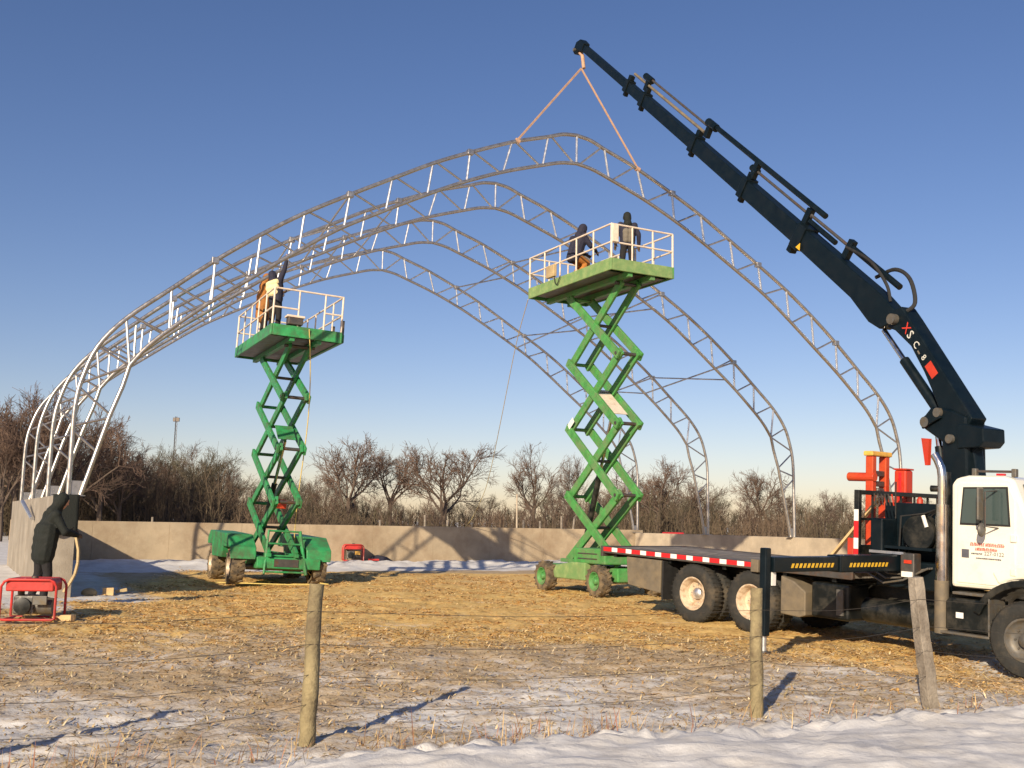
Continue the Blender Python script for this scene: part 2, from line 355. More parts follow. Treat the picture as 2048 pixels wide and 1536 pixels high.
# ------------------------------------------------------------------ straw, grass stubble, snow clods (uncountable ground cover)
def blades(name, N, xr, yr, keep, size, cols, lie, label, width=.006, smear=1.0):
    P = np.stack([rng.uniform(*xr, N*3), yr[0]+(yr[1]-yr[0])*rng.random(N*3)**smear], -1)
    P = P[rng.random(len(P)) < keep(P[:, 0], P[:, 1])][:N]; n = len(P)
    z = g_base(P[:, 0], P[:, 1])+g_micro(P[:, 0], P[:, 1]); B = np.c_[P, z-.004]
    a = rng.random(n)*2*np.pi; el = np.abs(rng.normal(lie[0], lie[1], n)); ln = size*(.5+rng.random(n))
    d = np.stack([np.cos(a)*np.cos(el), np.sin(a)*np.cos(el), np.sin(el)], -1)
    wv = np.stack([-np.sin(a), np.cos(a), np.zeros(n)], -1)*(width*(.6+.8*rng.random(n))*(1+P[:, 1]/26))[:, None]
    tip = B+d*ln[:, None]; mid = B+d*ln[:, None]*.5+np.c_[np.zeros((n, 2)), ln*.06]
    V = np.stack([B-wv, B+wv, mid+wv, mid-wv, tip], 1).reshape(-1, 3)
    k = np.arange(n)[:, None]*5
    me = bpy.data.meshes.new(name); me.from_pydata(V.tolist(), [], [tuple(q) for q in (k+np.array([0, 1, 2, 3])).tolist()]+[tuple(q) for q in (k+np.array([3, 2, 4])).tolist()])
    at = me.color_attributes.new('tint', 'FLOAT_COLOR', 'POINT'); cc = np.array(cols)[rng.integers(0, len(cols), n)]*(.7+.6*rng.random((n, 1)))
    at.data.foreach_set('color', np.repeat(np.c_[cc, np.ones(n)], 5, 0).astype(np.float32).ravel())
    me.materials.append(mat('dry_blade', (1, 1, 1), .85, 0, .1, 5, attr='tint')); o = link(name, me); o['kind'] = 'stuff'; o['label'] = label
strawc = [(.78, .50, .18), (.68, .41, .13), (.84, .60, .28), (.52, .30, .10)]
grassc = [(.52, .39, .21), (.42, .28, .14), (.60, .48, .30), (.34, .23, .12), (.46, .37, .19)]
blades('straw_litter', 90000, (-11, 11), (11, 34), lambda x, y: np.clip(straw_amount(x, y)*1.1-.08, 0, 1)*np.clip((fbm(x*1.3+4, y*1.3, 4)-.40)*6, .06, 1), .12, strawc, (.05, .08), 'golden straw strewn over the building site', .006, 1.3)
blades('dead_grass', 42000, (-7, 8.5), (6.8, 17), lambda x, y: np.clip(.95-1.25*snow_amount(x, y)**1.3, .0, 1), .07, grassc, (.12, .22), 'short dead grass poking through thin snow', .005, 1.15)
def wk(x, y): return np.exp(-((fence_y(x)-y+.1)/.30)**2)*(.35+.65*(fbm(x*2.2, y*2, 2) > .52))*np.where(x < 1.6, 1, .35)
blades('dry_weeds', 3600, (-4.5, 6), (6.3, 11.5), wk, .19, [(.42, .28, .13), (.30, .17, .09), (.52, .38, .20), (.34, .16, .10)], (1.05, .3), 'dry weed stalks along the foot of the wire fence', .0024)

# ------------------------------------------------------------------ concrete walls (cast in panels)
SITEM = Matrix.Translation((A0[0], A0[1], 0)) @ Matrix.Rotation(YAW, 4, 'Z')      # local x = across the hall, y = along it
def wall(label, x0, x1, y0, y1, h, m, along):
    t = empty('concrete_wall', M=SITEM.copy()); tag(t, label, 'wall')
    a, b = (x0, x1) if along == 'x' else (y0, y1); n = max(1, round((b-a)/2.44)); st = (b-a)/n
    for k in range(n):
        p, q = a+k*st+.002, a+(k+1)*st-.002; mb = MB(); j = random.uniform(-.004, .004)
        if along == 'x': mb.bx(p, q, y0+j, y1+j, -.5, h)
        else: mb.bx(x0+j, x1+j, p, q, -.5, h)
        mb.build('panel', m, t, bevel=.007)
    return t
HL, HR, HB = 2.05, 1.35, 1.47
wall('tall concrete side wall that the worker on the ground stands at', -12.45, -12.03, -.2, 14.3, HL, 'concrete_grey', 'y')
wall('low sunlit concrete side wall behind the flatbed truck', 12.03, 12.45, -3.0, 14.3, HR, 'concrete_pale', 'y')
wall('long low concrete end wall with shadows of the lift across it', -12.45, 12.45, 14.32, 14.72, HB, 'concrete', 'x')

# ------------------------------------------------------------------ truss arches
OUT = [(0, 12.2), (.45, 12.14), (.9, 11.98), (1.31, 11.85), (2.02, 11.61), (3.25, 11.09), (4.25, 10.62), (5.33, 10.03), (6.38, 9.45), (7.5, 8.8), (8.5, 8.13), (9.5, 7.38), (10.4, 6.63), (11.3, 5.86), (11.83, 5.2), (12.09, 4.5), (12.18, 4.0), (12.2, 3.5)]
INN = [(0, 11.4), (.5, 11.33), (1.06, 11.16), (2.3, 10.74), (3.52, 10.22), (4.53, 9.71), (5.61, 9.13), (6.66, 8.54), (7.61, 7.88), (8.59, 7.15), (9.55, 6.43), (10.42, 5.69), (10.85, 5.27), (11.17, 4.85)]
INL = [(11.27, 4.4), (11.48, 3.8)]
def crom(P, per=4):
    P = [np.array(p, float) for p in P]; Q = [2*P[0]-P[1]]+P+[2*P[-1]-P[-2]]; out = []
    for i in range(1, len(Q)-2):
        for k in range(per):
            t = k/per; a, b, c, d = Q[i-1:i+3]
            out.append(.5*(2*b+(c-a)*t+(2*a-5*b+4*c-d)*t*t+(3*b-a-3*c+d)*t**3))
    return out+[P[-1]]
def full(half): return [(-a, b) for a, b in half[::-1]]+[(a, b) for a, b in half[1:]]
HALF_O = [tuple(p) for p in crom(OUT)]
HALF_I = [tuple(p) for p in crom(INN)]
def zat(half, u):
    xs = [p[0] for p in half]; zs = [p[1] for p in half]; return float(np.interp(abs(u), xs, zs))
NODE_O = [0, .9, 2.0, 3.22, 4.25, 5.33, 6.4, 7.5, 8.5, 9.5, 10.4, 11.3]
NODE_I = [0, 1.06, 2.25, 3.3, 4.38, 5.47, 6.52, 7.6, 8.58, 9.53, 10.4, 11.17]
def make_arch():
    t = empty('truss_arch')
    oc = full(HALF_O); ic = full(HALF_I)
    mb = MB(); mb.path([(-12.2, 0, HL+.02)]+[(a, 0, b) for a, b in oc]+[(12.2, 0, HR+.02)], .052, 10); mb.build('outer_chord', 'galv', t, smooth=True)
    mb = MB(); mb.path([(-11.96, 0, HL+.02), (-11.5, 0, 3.75), (-11.28, 0, 4.4)]+[(a, 0, b) for a, b in ic]+[(11.28, 0, 4.4), (11.5, 0, 3.75), (12.04, 0, HR+.02)], .050, 10); mb.build('inner_chord', 'galv', t, smooth=True)
    def st(nm, a, b, r, m):
        mb = MB(); mb.tube((a[0], 0, a[1]), (b[0], 0, b[1]), r, n=8); mb.build(nm, m, t, smooth=True)
    for sgn in (-1, 1):
        for k in range(len(NODE_O)):
            if k == 0 and sgn == 1: continue
            o = (sgn*NODE_O[k], zat(HALF_O, NODE_O[k])); i = (sgn*NODE_I[k], zat(HALF_I, NODE_I[k])) if k < 11 else (sgn*11.17, 4.85)
            st('strut', o, i, .032, 'galv_bright')
        for k in range(1, len(NODE_O)):
            o = (sgn*(NODE_O[k]-.09), zat(HALF_O, NODE_O[k]-.09)); i = (sgn*(NODE_I[k-1]+.09), zat(HALF_I, NODE_I[k-1]+.09))
            st('diagonal', i, o, .027, 'galv')
        kn = (sgn*11.17, 4.85)
        st('diagonal', kn, (sgn*11.83, 5.2), .027, 'galv'); st('diagonal', kn, (sgn*12.11, 4.4), .027, 'galv')
        st('diagonal', (sgn*12.13, 4.3), (sgn*11.5, 3.78), .027, 'galv'); st('diagonal', (sgn*11.52, 3.7), (sgn*12.2, 3.5), .027, 'galv')
        st('diagonal', (sgn*12.2, 3.4), (sgn*11.73, 3.0), .027, 'galv')
        zb = HL if sgn < 0 else HR
        mb = MB(); mb.prism([(sgn*12.24, 0), (sgn*11.95, 0), (sgn*(11.9 if sgn > 0 else 11.86), .30), (sgn*12.24, .30)], (0, -.008, zb+.012), (1, 0, 0), (0, 0, 1), (0, .016, 0)); mb.build('gusset_plate', 'galv', t)
        mb = MB(); mb.bx(sgn*12.32, sgn*11.88, -.13, .13, zb-.001, zb+.014); mb.build('base_plate', 'galv', t)
        for u in (3.22, 6.4, 9.5):
            mb = MB(); mb.box((sgn*u, 0, zat(HALF_O, u)), (.16, .15, .14)); mb.build('clamp', 'galv', t, bevel=.01)
    return t
arch0 = make_arch()
ARL = ['galvanised steel truss arch hanging from the crane slings', 'galvanised steel truss arch standing next behind the one slung from the crane',
       'galvanised steel truss arch standing next in front of the one at the end wall', 'rearmost galvanised steel truss arch standing at the concrete end wall']
for i in range(4):
    a = arch0 if i == 0 else copy_tree(arch0)
    a.matrix_world = SITEM @ Matrix.Translation((0, i*SP, 0)); tag(a, ARL[i], 'truss', 'truss arches of the hall frame')
# cross bracing pipes between neighbouring arches
def brace_pair(i, u):
    dz = np.interp(u if u > 0 else -u, [0, 3.2, 6.4, 9.5], [.75, .80, .84, .9]); s = 1 if u > 0 else -1
    o = site(u, i*SP, zat(HALF_O, u)); o2 = site(u, (i+1)*SP, zat(HALF_O, u)); ui = u-s*.35
    n1 = site(ui, i*SP, zat(HALF_I, ui)); n2 = site(ui, (i+1)*SP, zat(HALF_I, ui))
    t = empty('cross_brace', site(u, i*SP, zat(HALF_O, u)))
    for p, q in ((o, n2), (n1, o2)):
        mb = MB(); mb.tube(p-t.location, q-t.location, .027, n=6); mb.build('brace_pipe', 'galv', t, smooth=True)
    bay = ['slung arch and the arch behind it', 'two middle arches', 'two arches nearest the end wall'][i]
    row = {3.22: 'upper', 6.4: 'middle', 9.5: 'lower'}[abs(u)]
    tag(t, f'{row} crossed bracing pipes between the {bay}, {"low wall" if u > 0 else "tall wall"} side', 'brace', 'crossed pipes bracing the arches')
for i in (1, 2):
    for u in (3.22, 6.4, 9.5, -6.4, -3.22): brace_pair(i, u)
brace_pair(0, -6.4)
# slings and tip block
TIP = site(.2, 0, 14.62)
def rope(name, pts, r, m, label, cat, n=6, group=None):
    pts = [Vector(p) for p in pts]; o = pts[0].copy(); mb = MB(); mb.path([p-o for p in pts], r, n)
    ob = mb.build(name, m, smooth=True); ob.location = o; return tag(ob, label, cat, group)
HOOK = site(.12, 0, 14.15)
for u, txt in ((-1.84, 'tan lifting sling tied to the longer sloping side of the slung arch'), (2.02, 'tan lifting sling running down beside the crane boom to the arch')):
    q = site(u, 0, zat(HALF_O, u)+.03); mb = MB(); d = (q-HOOK)
    mb.beam((0, 0, 0), d, .052, .018, up=(L2[0], L2[1], .3)); mb.cur = 0
    c = d; mb.lathe([(-.06, .062), (-.06, .07), (.06, .07), (.06, .062)], c-Vector((0, 0, .03)), (U2[0], U2[1], -.3), 12)
    ob = mb.build('lifting_sling', 'sling'); ob.location = HOOK; tag(ob, txt, 'sling')

# ------------------------------------------------------------------ wheels
_wheel_cache = {}
def wheel(parent, c, side, Rw, wd, rim, tyre='tyre', lugs=0, name='wheel', dish=.05, rimf=.56):
    """tyre (the wheel) with rim, hub and nuts as sub-parts; side = +-1 gives the outer face along local y or x"""
    ax = Vector(side).normalized(); key = (round(Rw, 3), round(wd, 3), tyre, lugs, tuple(ax))
    mb = MB(); h = wd/2; r = Rw
    prof = [(-h*.82, r*rimf), (-h, r*(rimf+.08)), (-h*1.02, r*.80), (-h*.93, r*.93), (-h*.7, r*.985), (0, r), (h*.7, r*.985), (h*.93, r*.93), (h*1.02, r*.80), (h, r*(rimf+.08)), (h*.82, r*rimf)]
    mb.lathe(prof, (0, 0, 0), ax, 32, caps=False)
    if lugs:
        for k in range(lugs):
            for sd in (-1, 1):
                t = 2*math.pi*(k+.25*sd)/lugs; u = ax.cross(Vector((0, 0, 1))); u.normalize(); v = ax.cross(u)
                d = u*math.cos(t)+v*math.sin(t); tg = ax.cross(d)
                rot = Matrix((ax, tg, d)).transposed() @ Matrix.Rotation(sd*.5, 3, 'Z')
                mb.box(d*(r*1.0)+ax*(sd*h*.52), (h*1.0, r*.13, r*.09), rot)
    else:
        for k in range(40):       # shallow ribs across the tread
            t = 2*math.pi*k/40; u = ax.cross(Vector((0, 0, 1))); u.normalize(); v = ax.cross(u); d = u*math.cos(t)+v*math.sin(t); tg = ax.cross(d)
            mb.box(d*(r*.992), (wd*.8, r*.045, r*.03), Matrix((ax, tg, d)).transposed())
    w_ = mb.build(name, tyre, parent, smooth=True); w_.location = c
    mb = MB(); q = r*rimf
    mb.lathe([(h*.95, q*1.02), (h*.95, q*.93), (h*(.75), q*.86), (h*.75-dish*1.6, q*.74), (h*.75-dish*2.2, q*.45), (h*.75-dish*2.2, .02)], (0, 0, 0), ax, 28, caps=False)
    rm = mb.build('rim', rim, w_, smooth=True)
    mb = MB(); b = h*.75-dish*2.2
    mb.lathe([(b, q*.36), (b+.07, q*.34), (b+.09, q*.26), (b+.10, .015)], (0, 0, 0), ax, 16)
    for k in range(8):
        t = 2*math.pi*k/8; u = ax.cross(Vector((0, 0, 1))); u.normalize(); v = ax.cross(u); p = (u*math.cos(t)+v*math.sin(t))*q*.56
        mb.tube(p+ax*b, p+ax*(b+.03), .014, n=6)
    mb.build('hub', rim if rim != 'rim_cream' else 'galv_bright', w_, smooth=True)
    return w_

# ------------------------------------------------------------------ scissor lifts
def lift(label, N, yaw, DL, DW, dz, zs, y0, y1, sep, gm, gw, style, tilt=0.0, railh=.88):
    ex = Vector((math.cos(yaw), math.sin(yaw), 0)); ey = Vector((-math.sin(yaw), math.cos(yaw), 0))
    org = Vector(N)+ex*(DW/2)+ey*(DL/2); org.z = 0
    if tilt: org -= ex*math.sin(tilt)*dz*.55
    org.z = float(g_base(org.x, org.y))
    t = empty('scissor_lift', M=Matrix.Translation(org) @ Matrix.Rotation(yaw, 4, 'Z') @ Matrix.Rotation(tilt, 4, 'Y'))
    tag(t, label, 'scissor lift', 'green scissor lifts')
    hs = sep/2
    # scissor arms
    for k in range(len(zs)-1):
        za, zb = zs[k], zs[k+1]
        for sx in (-1, 1):
            for dx, (a, b) in ((0, ((y0, za), (y1, zb))), (.085, ((y1, za), (y0, zb)))):
                x = sx*(hs-dx); ang = Vector((0, b[0]-a[0], b[1]-a[1])).normalized()*.10
                mb = MB(); mb.beam(Vector((x, a[0], a[1]))-ang, Vector((x, b[0], b[1]))+ang, .07, .19, up=(1, 0, 0)) if False else None
                p = Vector((x, a[0], a[1]))-ang; q = Vector((x, b[0], b[1]))+ang; d = (q-p).normalized(); nrm = Vector((1, 0, 0)).cross(d)
                rot = Matrix((d, Vector((1, 0, 0)), nrm)).transposed(); mb.box((p+q)/2, ((q-p).length, .075, .215), rot)
                mb.build('scissor_arm', gm, t, bevel=.012)
        mb = MB(); mb.tube((-hs, (y0+y1)/2, (za+zb)/2), (hs, (y0+y1)/2, (za+zb)/2), .04, n=10); mb.build('pivot_tube', 'steel_dark', t, smooth=True)
        for yy in (y0, y1):
            mb = MB(); mb.tube((-hs-.05, yy, zb), (hs+.05, yy, zb), .045, n=10); mb.build('pivot_tube', 'steel_dark' if yy == y0 else gm, t, smooth=True)
    # lifting cylinders
    mb = MB(); zc = (zs[0]+zs[1])/2; p = Vector((0, y1-.35, zs[0]+.45)); q = Vector((0, y0+.7, zs[2]+.25)); m_ = p.lerp(q, .55)
    mb.tube(p, m_, .075, n=12); mb.build('hydraulic_cylinder', 'black_paint', t, smooth=True)
    mb = MB(); mb.tube(m_, q, .042, n=10); mb.build('piston_rod', 'chrome', t, smooth=True)
    if style == 'b':
        ka, kb = zs[2], zs[3]; d = Vector((0, y1-y0, kb-ka)).normalized(); c = Vector((0, y0, ka))+d*.95; nrm = Vector((1, 0, 0)).cross(d)
        mb = MB(); mb.box(c+nrm*.02, (1.1, sep-.27, .02), Matrix((d, Vector((1, 0, 0)), nrm)).transposed()); mb.build('cover_plate', 'rail_cream', t)
        mb = MB(); c = Vector((-hs-.0385, y1, ka))+Vector((0, y0-y1, kb-ka)).normalized()*.22; d2 = Vector((0, y0-y1, kb-ka)).normalized(); mb.box(c, (.30, .003, .15), Matrix((d2, Vector((1, 0, 0)), Vector((1, 0, 0)).cross(d2))).transposed()); mb.build('decal', 'tape_white', t)
    else:
        mb = MB(); ka, kb = zs[2], zs[3]; mb.box((0, y0+.75, ka+.48), (sep-.22, .03, .62), Matrix.Rotation(-.9, 3, 'X')); mb.build('cover_plate', gm, t, bevel=.01)
    # platform
    X, Yh = DW/2, DL/2
    mb = MB(); mb.bx(-X+.02, X-.02, -Yh+.02, Yh-.02, dz-.05, dz-.005); mb.build('platform_deck', 'deck_metal', t)
    sk = .24
    for nm, b in (('a', (-X, -X+.05, -Yh, Yh)), ('b', (X-.05, X, -Yh, Yh)), ('c', (-X+.052, X-.052, -Yh, -Yh+.05)), ('d', (-X+.052, X-.052, Yh-.05, Yh))):
        mb = MB(); mb.bx(*b, dz-sk, dz+.05); mb.build('platform_edge', gw if nm in 'ac' else gm, t, bevel=.012)
    ny = 7
    for k in range(1, ny):
        yy = -Yh+DL*k/ny; mb = MB(); mb.bx(-X+.055, X-.055, yy-.03, yy+.03, dz-.19, dz-.055); mb.build('cross_member', gm, t)
    for sx in (-1, 1):
        mb = MB(); mb.bx(sx*hs-.06, sx*hs+.06, -Yh+.06, Yh-.06, dz-.33, dz-.195); mb.build('slide_rail', gm, t)
    mb = MB(); mb.bx(-X+.06, X-.06, -Yh+.3, Yh-.3, dz-.21, dz-.2); mb.build('under_pan', 'steel_dark', t)
    # guard rails
    zt, zm = dz+railh, dz+railh*.5; r = .024; e = .03
    c4 = [(-X+e, -Yh+e), (X-e, -Yh+e), (X-e, Yh-e), (-X+e, Yh-e)]
    gate = (style == 'a')
    for k in range(4):
        a, b = c4[k], c4[(k+1) % 4]
        for z, nm in ((zt, 'top_rail'), (zm, 'mid_rail')):
            mb = MB(); mb.tube((*a, z), (*b, z), r, n=8)
            if style == 'a' and k == 0 and z == zm:
                mb = MB(); mb.tube((*a, z), (a[0]+(b[0]-a[0])*.36, a[1], z), r, n=8); mb.tube((a[0]+(b[0]-a[0])*.74, a[1], z), (*b, z), r, n=8)
            mb.build(nm, 'rail_cream', t, smooth=True)
        n = 5 if k in (1, 3) else 3
        for j in range(n-0):
            f = j/(n)
            if style == 'a' and k == 0 and j: f = [.0, .36, .74][j]
            p = (a[0]+(b[0]-a[0])*f, a[1]+(b[1]-a[1])*f)
            mb = MB(); mb.tube((*p, dz+.03), (*p, zt), .026 if j == 0 else .022, n=8); mb.build('rail_post', 'rail_cream', t, smooth=True)
    # things fixed to the rails
    if style == 'b':
        mb = MB(); mb.bx(-X+.03, -X+.20, -Yh-.03, -Yh+.045, zm+.0, zt-.01); mb.build('control_panel', 'rail_cream', t, bevel=.012)
        mb = MB(); mb.bx(-X-.07, -X+.03, Yh-1.45, Yh-1.05, dz+.10, dz+.42); mb.build('document_box', 'plywood', t, bevel=.015)
        mb = MB(); mb.path([(-X-.02, Yh-1.4, dz+.1), (-X-.05, Yh-1.5, dz-.1), (-X-.04, Yh-1.6, dz-.15), (-X-.05, Yh-1.75, dz+.05)], .014, 6); mb.build('cable_loop', 'rubber', t, smooth=True)
    else:
        mb = MB(); mb.bx(-X+.42, -X+.80, -Yh-.05, -Yh+.22, dz+.08, dz+.26); mb.build('control_box', 'steel_dark', t, bevel=.015)
        mb = MB(); mb.bx(-X+.38, -X+.84, -Yh-.06, -Yh+.24, dz+.262, dz+.32); mb.build('control_box_lid', 'rail_cream', t, bevel=.012)
        # outrigger extension deck at the far end, lower than the rail
        mb = MB(); mb.bx(X-.02, X+.10, -Yh+.15, Yh-.6, dz-.20, dz+.02); mb.build('extension_deck', gm, t, bevel=.012)
        for yy in (-Yh+.2, -Yh+1.1): 
            mb = MB(); mb.bx(X+.0, X+.1, yy, yy+.05, dz+.03, dz+.4); mb.build('toe_bracket', 'steel_dark', t)
    # chassis
    if style == 'b':
        mb = MB(); mb.bx(-.52, .52, -1.75, 1.45, .34, .66); mb.build('chassis_frame', gm, t, bevel=.03)
        mb = MB(); mb.prism([(-1.62, .74), (-.25, .74), (-.25, 1.10), (-1.5, 1.10), (-1.62, 1.0)], (-.80, 0, 0), (0, 1, 0), (0, 0, 1), (1.55, 0, 0)); mb.build('engine_cover', gm, t, bevel=.03)
        mb = MB(); mb.prism([(-.85, .34), (.55, .34), (.62, .5), (.5, .66), (-.245, .76), (-.85, .76)], (-.86, 0, 0), (0, 1, 0), (0, 0, 1), (.30, 0, 0)); mb.build('side_tank', gw, t, bevel=.03)
        for z in (.84, .96):
            mb = MB(); mb.bx(-.806, -.80, -1.3, -.45, z, z+.03); mb.build('vent_slot', 'steel_dark', t)
        for sx in (-1, 1):
            for yy in (-1.38, 1.06): wheel(t, (sx*.80, yy, .355), (sx, 0, 0), .36, .29, gm, 'tyre_mud', 14, dish=.03, rimf=.60)
        for yy in (-1.38, 1.06):
            mb = MB(); mb.tube((-.7, yy, .36), (.7, yy, .36), .07, n=10); mb.build('axle', 'steel_dark', t, smooth=True)
    else:
        mb = MB(); mb.bx(-.62, .62, -1.5, 1.6, .40, .72); mb.build('chassis_frame', gm, t, bevel=.03)
        for sx in (-1, 1):
            x0 = sx*1.30; x1 = sx*.64
            mb = MB(); mb.prism([(-1.6, .62), (-1.55, .92), (-1.0, 1.24), (1.35, 1.30), (1.62, 1.12), (1.62, .93), (.95, .93), (.8, .62), (-.45, .62), (-.6, .90), (-1.5, .90)], (min(x0, x1), 0, 0), (0, 1, 0), (0, 0, 1), (abs(x1-x0), 0, 0))
            mb.build('engine_hood', gm, t, bevel=.035)
            for yy in (-1.12, 1.38): wheel(t, (sx*1.05, yy, .425), (sx, 0, 0), .43, .36, 'rim_cream' if sx < 0 else gm, 'tyre_mud', 14, dish=.04)
            mb = MB(); mb.bx(sx*.66, sx*1.24, -1.64, -1.605, .98, 1.08) if False else mb.bx(sx*.7, sx*1.24, -1.57, -1.545, .66, .72); mb.build('hood_trim', 'steel_dark', t)
        mb = MB(); mb.bx(-.63, 1.0, -1.66, -1.54, .42, .70); mb.build('front_bumper', gm, t, bevel=.02)
        mb = MB(); mb.bx(-.2, .42, -1.68, -1.664, .47, .66); mb.build('bumper_recess', 'steel_dark', t)
        for x in (-.45, .62):
            mb = MB(); mb.beam((x, -1.72, .28), (x*.75, -1.40, 1.38), .05, .09); mb.build('ladder_side', gm, t, bevel=.01)
        for z in (.34, .74, 1.04, 1.36):
            f = (z-.28)/1.1; mb = MB(); mb.tube((-.45+.11*f, -1.72+.32*f, z), (.62-.155*f, -1.72+.32*f, z), .025, n=8); mb.build('ladder_rung', gm, t, smooth=True)
        for yy in (-1.12, 1.38):
            mb = MB(); mb.tube((-.9, yy, .43), (.9, yy, .43), .08, n=10); mb.build('axle', 'steel_dark', t, smooth=True)
        mb = MB(); mb.bx(.05, .32, -.35, -.10, 1.95, 2.2); mb.build('warning_box', 'orange_paint', t, bevel=.02)
    for sx in (-1, 1):
        mb = MB(); mb.bx(sx*hs-.05, sx*hs+.05, y0-.15, y1+.25, zs[0]-.09, zs[0]-.0); mb.build('base_rail', gm, t, bevel=.01)
    t['info'] = 0; del t['info']
    return t, org, ex, ey
NR = at_y(1222, 520, 24.2); NL = at_y(533, 654, 26.0)
liftR, oR, exR, eyR = lift('pale green scissor lift beside the flatbed, two dark-clad workers aboard', NR, YAW, 4.0, 1.86, 7.90, [.80, 2.37, 4.09, 5.79, 7.52], -1.39, .81, .66, 'green_b', 'green_worn', 'b')
liftL, oL, exL, eyL = lift('deep green scissor lift with a worker in brown and one reaching up', NL, .45, 4.5, 1.86, 6.50, [.80, 2.10, 3.46, 4.80, 6.14], -1.6, 1.2, .70, 'green_a', 'green_a', 'a', R(2.2), .98)

# ------------------------------------------------------------------ crane truck
TM = Matrix.Translation(TO) @ Matrix((TX, TY, TZ)).transposed().to_4x4(); TMI = TM.inverted()
truck = empty('crane_truck', M=TM); tag(truck, 'white cab flatbed truck with a black knuckle boom crane lifting the arch', 'truck')
def tp(mb, name, m, bevel=0, smooth=False, parent=None): return mb.build(name, m, parent or truck, bevel, smooth)
def tw(mb):                                            # world-space builder -> truck space
    mb.v = [tuple(TMI @ Vector(p)) for p in mb.v]; return mb
for y in (.78, 1.58): tp(MB().bx(-2.25, 7.0, y, y+.09, .74, 1.0), 'frame_rail', 'black_paint', .01)
for x in (-2.1, -1.2, -.65, .65, 1.95, 2.9): tp(MB().bx(x-.04, x+.04, .1, 2.34, 1.0, 1.085), 'cross_bearer', 'black_paint')
for k in range(12):
    y = .075+k*.1917; tp(MB().bx(-2.32, 3.28, y, y+.183, 1.09, 1.185+random.uniform(-.004, .004)), 'deck_plank', 'deck_wood', .006)
for y0, y1 in ((0, .07), (2.38, 2.45)): tp(MB().bx(-2.34, 3.3, y0, y1, 1.07, 1.2), 'deck_side_rail', 'steel_dark', .01)
tp(MB().bx(-2.42, -2.345, .0, 2.45, 1.0, 1.2), 'tail_rail', 'steel_dark', .01)
x = -2.33; k = 0
while x < 1.34:
    ln = .235 if k % 2 == 0 else .155
    tp(MB().bx(x, x+ln-.004, -.004, .002, 1.105, 1.185), 'reflector_strip', 'tape_red' if k % 2 == 0 else 'tape_white'); x += ln; k += 1
tp(MB().bx(1.36, 1.52, -.06, .03, 1.03, 1.24), 'stake_pocket', 'flap', .012)
# headboard
for y in (0, 2.37): tp(MB().bx(3.31, 3.40, y, y+.08, 1.2, 2.47), 'headboard_post', 'black_paint', .008)
tp(MB().bx(3.32, 3.39, .08, 2.37, 2.40, 2.47), 'headboard_top', 'black_paint', .008)
tp(MB().bx(3.33, 3.375, .08, 2.37, 1.2, 1.62), 'headboard_panel', 'black_paint')
for k in range(5): tp(MB().bx(3.34, 3.365, .42+k*.4, .455+k*.4, 1.62, 2.40), 'headboard_bar', 'black_paint')
tp(MB().bx(3.335, 3.37, .08, 2.37, 2.0, 2.04), 'headboard_bar', 'black_paint')
for k, (z0, z1) in enumerate(((1.46, 1.56), (1.56, 1.73), (1.73, 1.99), (1.99, 2.17))):
    tp(MB().bx(3.315, 3.395, -.004, .002, z0, z1-.003), 'reflector_strip', 'tape_red' if k % 2 == 0 else 'tape_white')
tp(MB().bx(3.2, 3.305, .0, .06, 1.2, 1.72), 'headboard_gusset', 'red_paint', .01)
# running gear
for xx in (0, 1.30):
    for s_, yo, yi in ((-1, .145, .475), (1, 2.305, 1.975)):
        wheel(truck, (xx, yo, .52), (0, s_, 0), .52, .275, 'rim_cream', 'tyre', 0, dish=.075)
        wheel(truck, (xx, yi, .52), (0, s_, 0), .52, .275, 'rim_cream', 'tyre', 0, dish=.075)
    tp(MB().tube((xx, .3, .52), (xx, 2.15, .52), .10, n=12), 'axle', 'steel_dark', smooth=True)
    tp(MB().ball((xx, 1.22, .54), .24, 14, 8), 'differential', 'steel_dark', smooth=True)
for s_, y in ((-1, .155), (1, 2.295)): wheel(truck, (5.97, y, .52), (0, s_, 0), .52, .30, 'rim_grey', 'tyre', 0, dish=.02)
tp(MB().tube((5.97, .3, .50), (5.97, 2.15, .50), .07, n=10), 'axle', 'steel_dark', smooth=True)
tp(MB().prism([(-1.72, 1.04), (-.80, 1.04), (-.80, .44), (-1.66, .52)], (0, .03, 0), (1, 0, 0), (0, 0, 1), (0, .5, 0)), 'tool_box', 'flap', .015)
tp(MB().bx(-.74, -.70, .0, .62, .33, 1.04), 'mud_flap', 'rubber'); tp(MB().bx(-.74, -.70, 1.82, 2.44, .33, 1.04), 'mud_flap', 'rubber')
tp(MB().prism([(1.93, 1.02), (2.18, .95), (2.42, .80), (2.42, .42), (2.30, .38), (1.93, .40)], (0, .02, 0), (1, 0, 0), (0, 0, 1), (0, .56, 0)), 'mud_guard', 'flap', .02)
tp(MB().bx(2.5, 3.2, .06, .62, .42, .98), 'hydraulic_tank', 'black_paint', .04)
tp(MB().bx(2.45, 3.25, 1.82, 2.38, .42, .98), 'fuel_tank', 'black_paint', .04)
tp(MB().bx(3.0, 3.12, .02, .058, .5, .9), 'tank_strap', 'rim_grey')
tp(MB().tube((3.35, .35, .62), (4.6, .35, .62), .19, n=18), 'air_tank', 'black_paint', smooth=True)
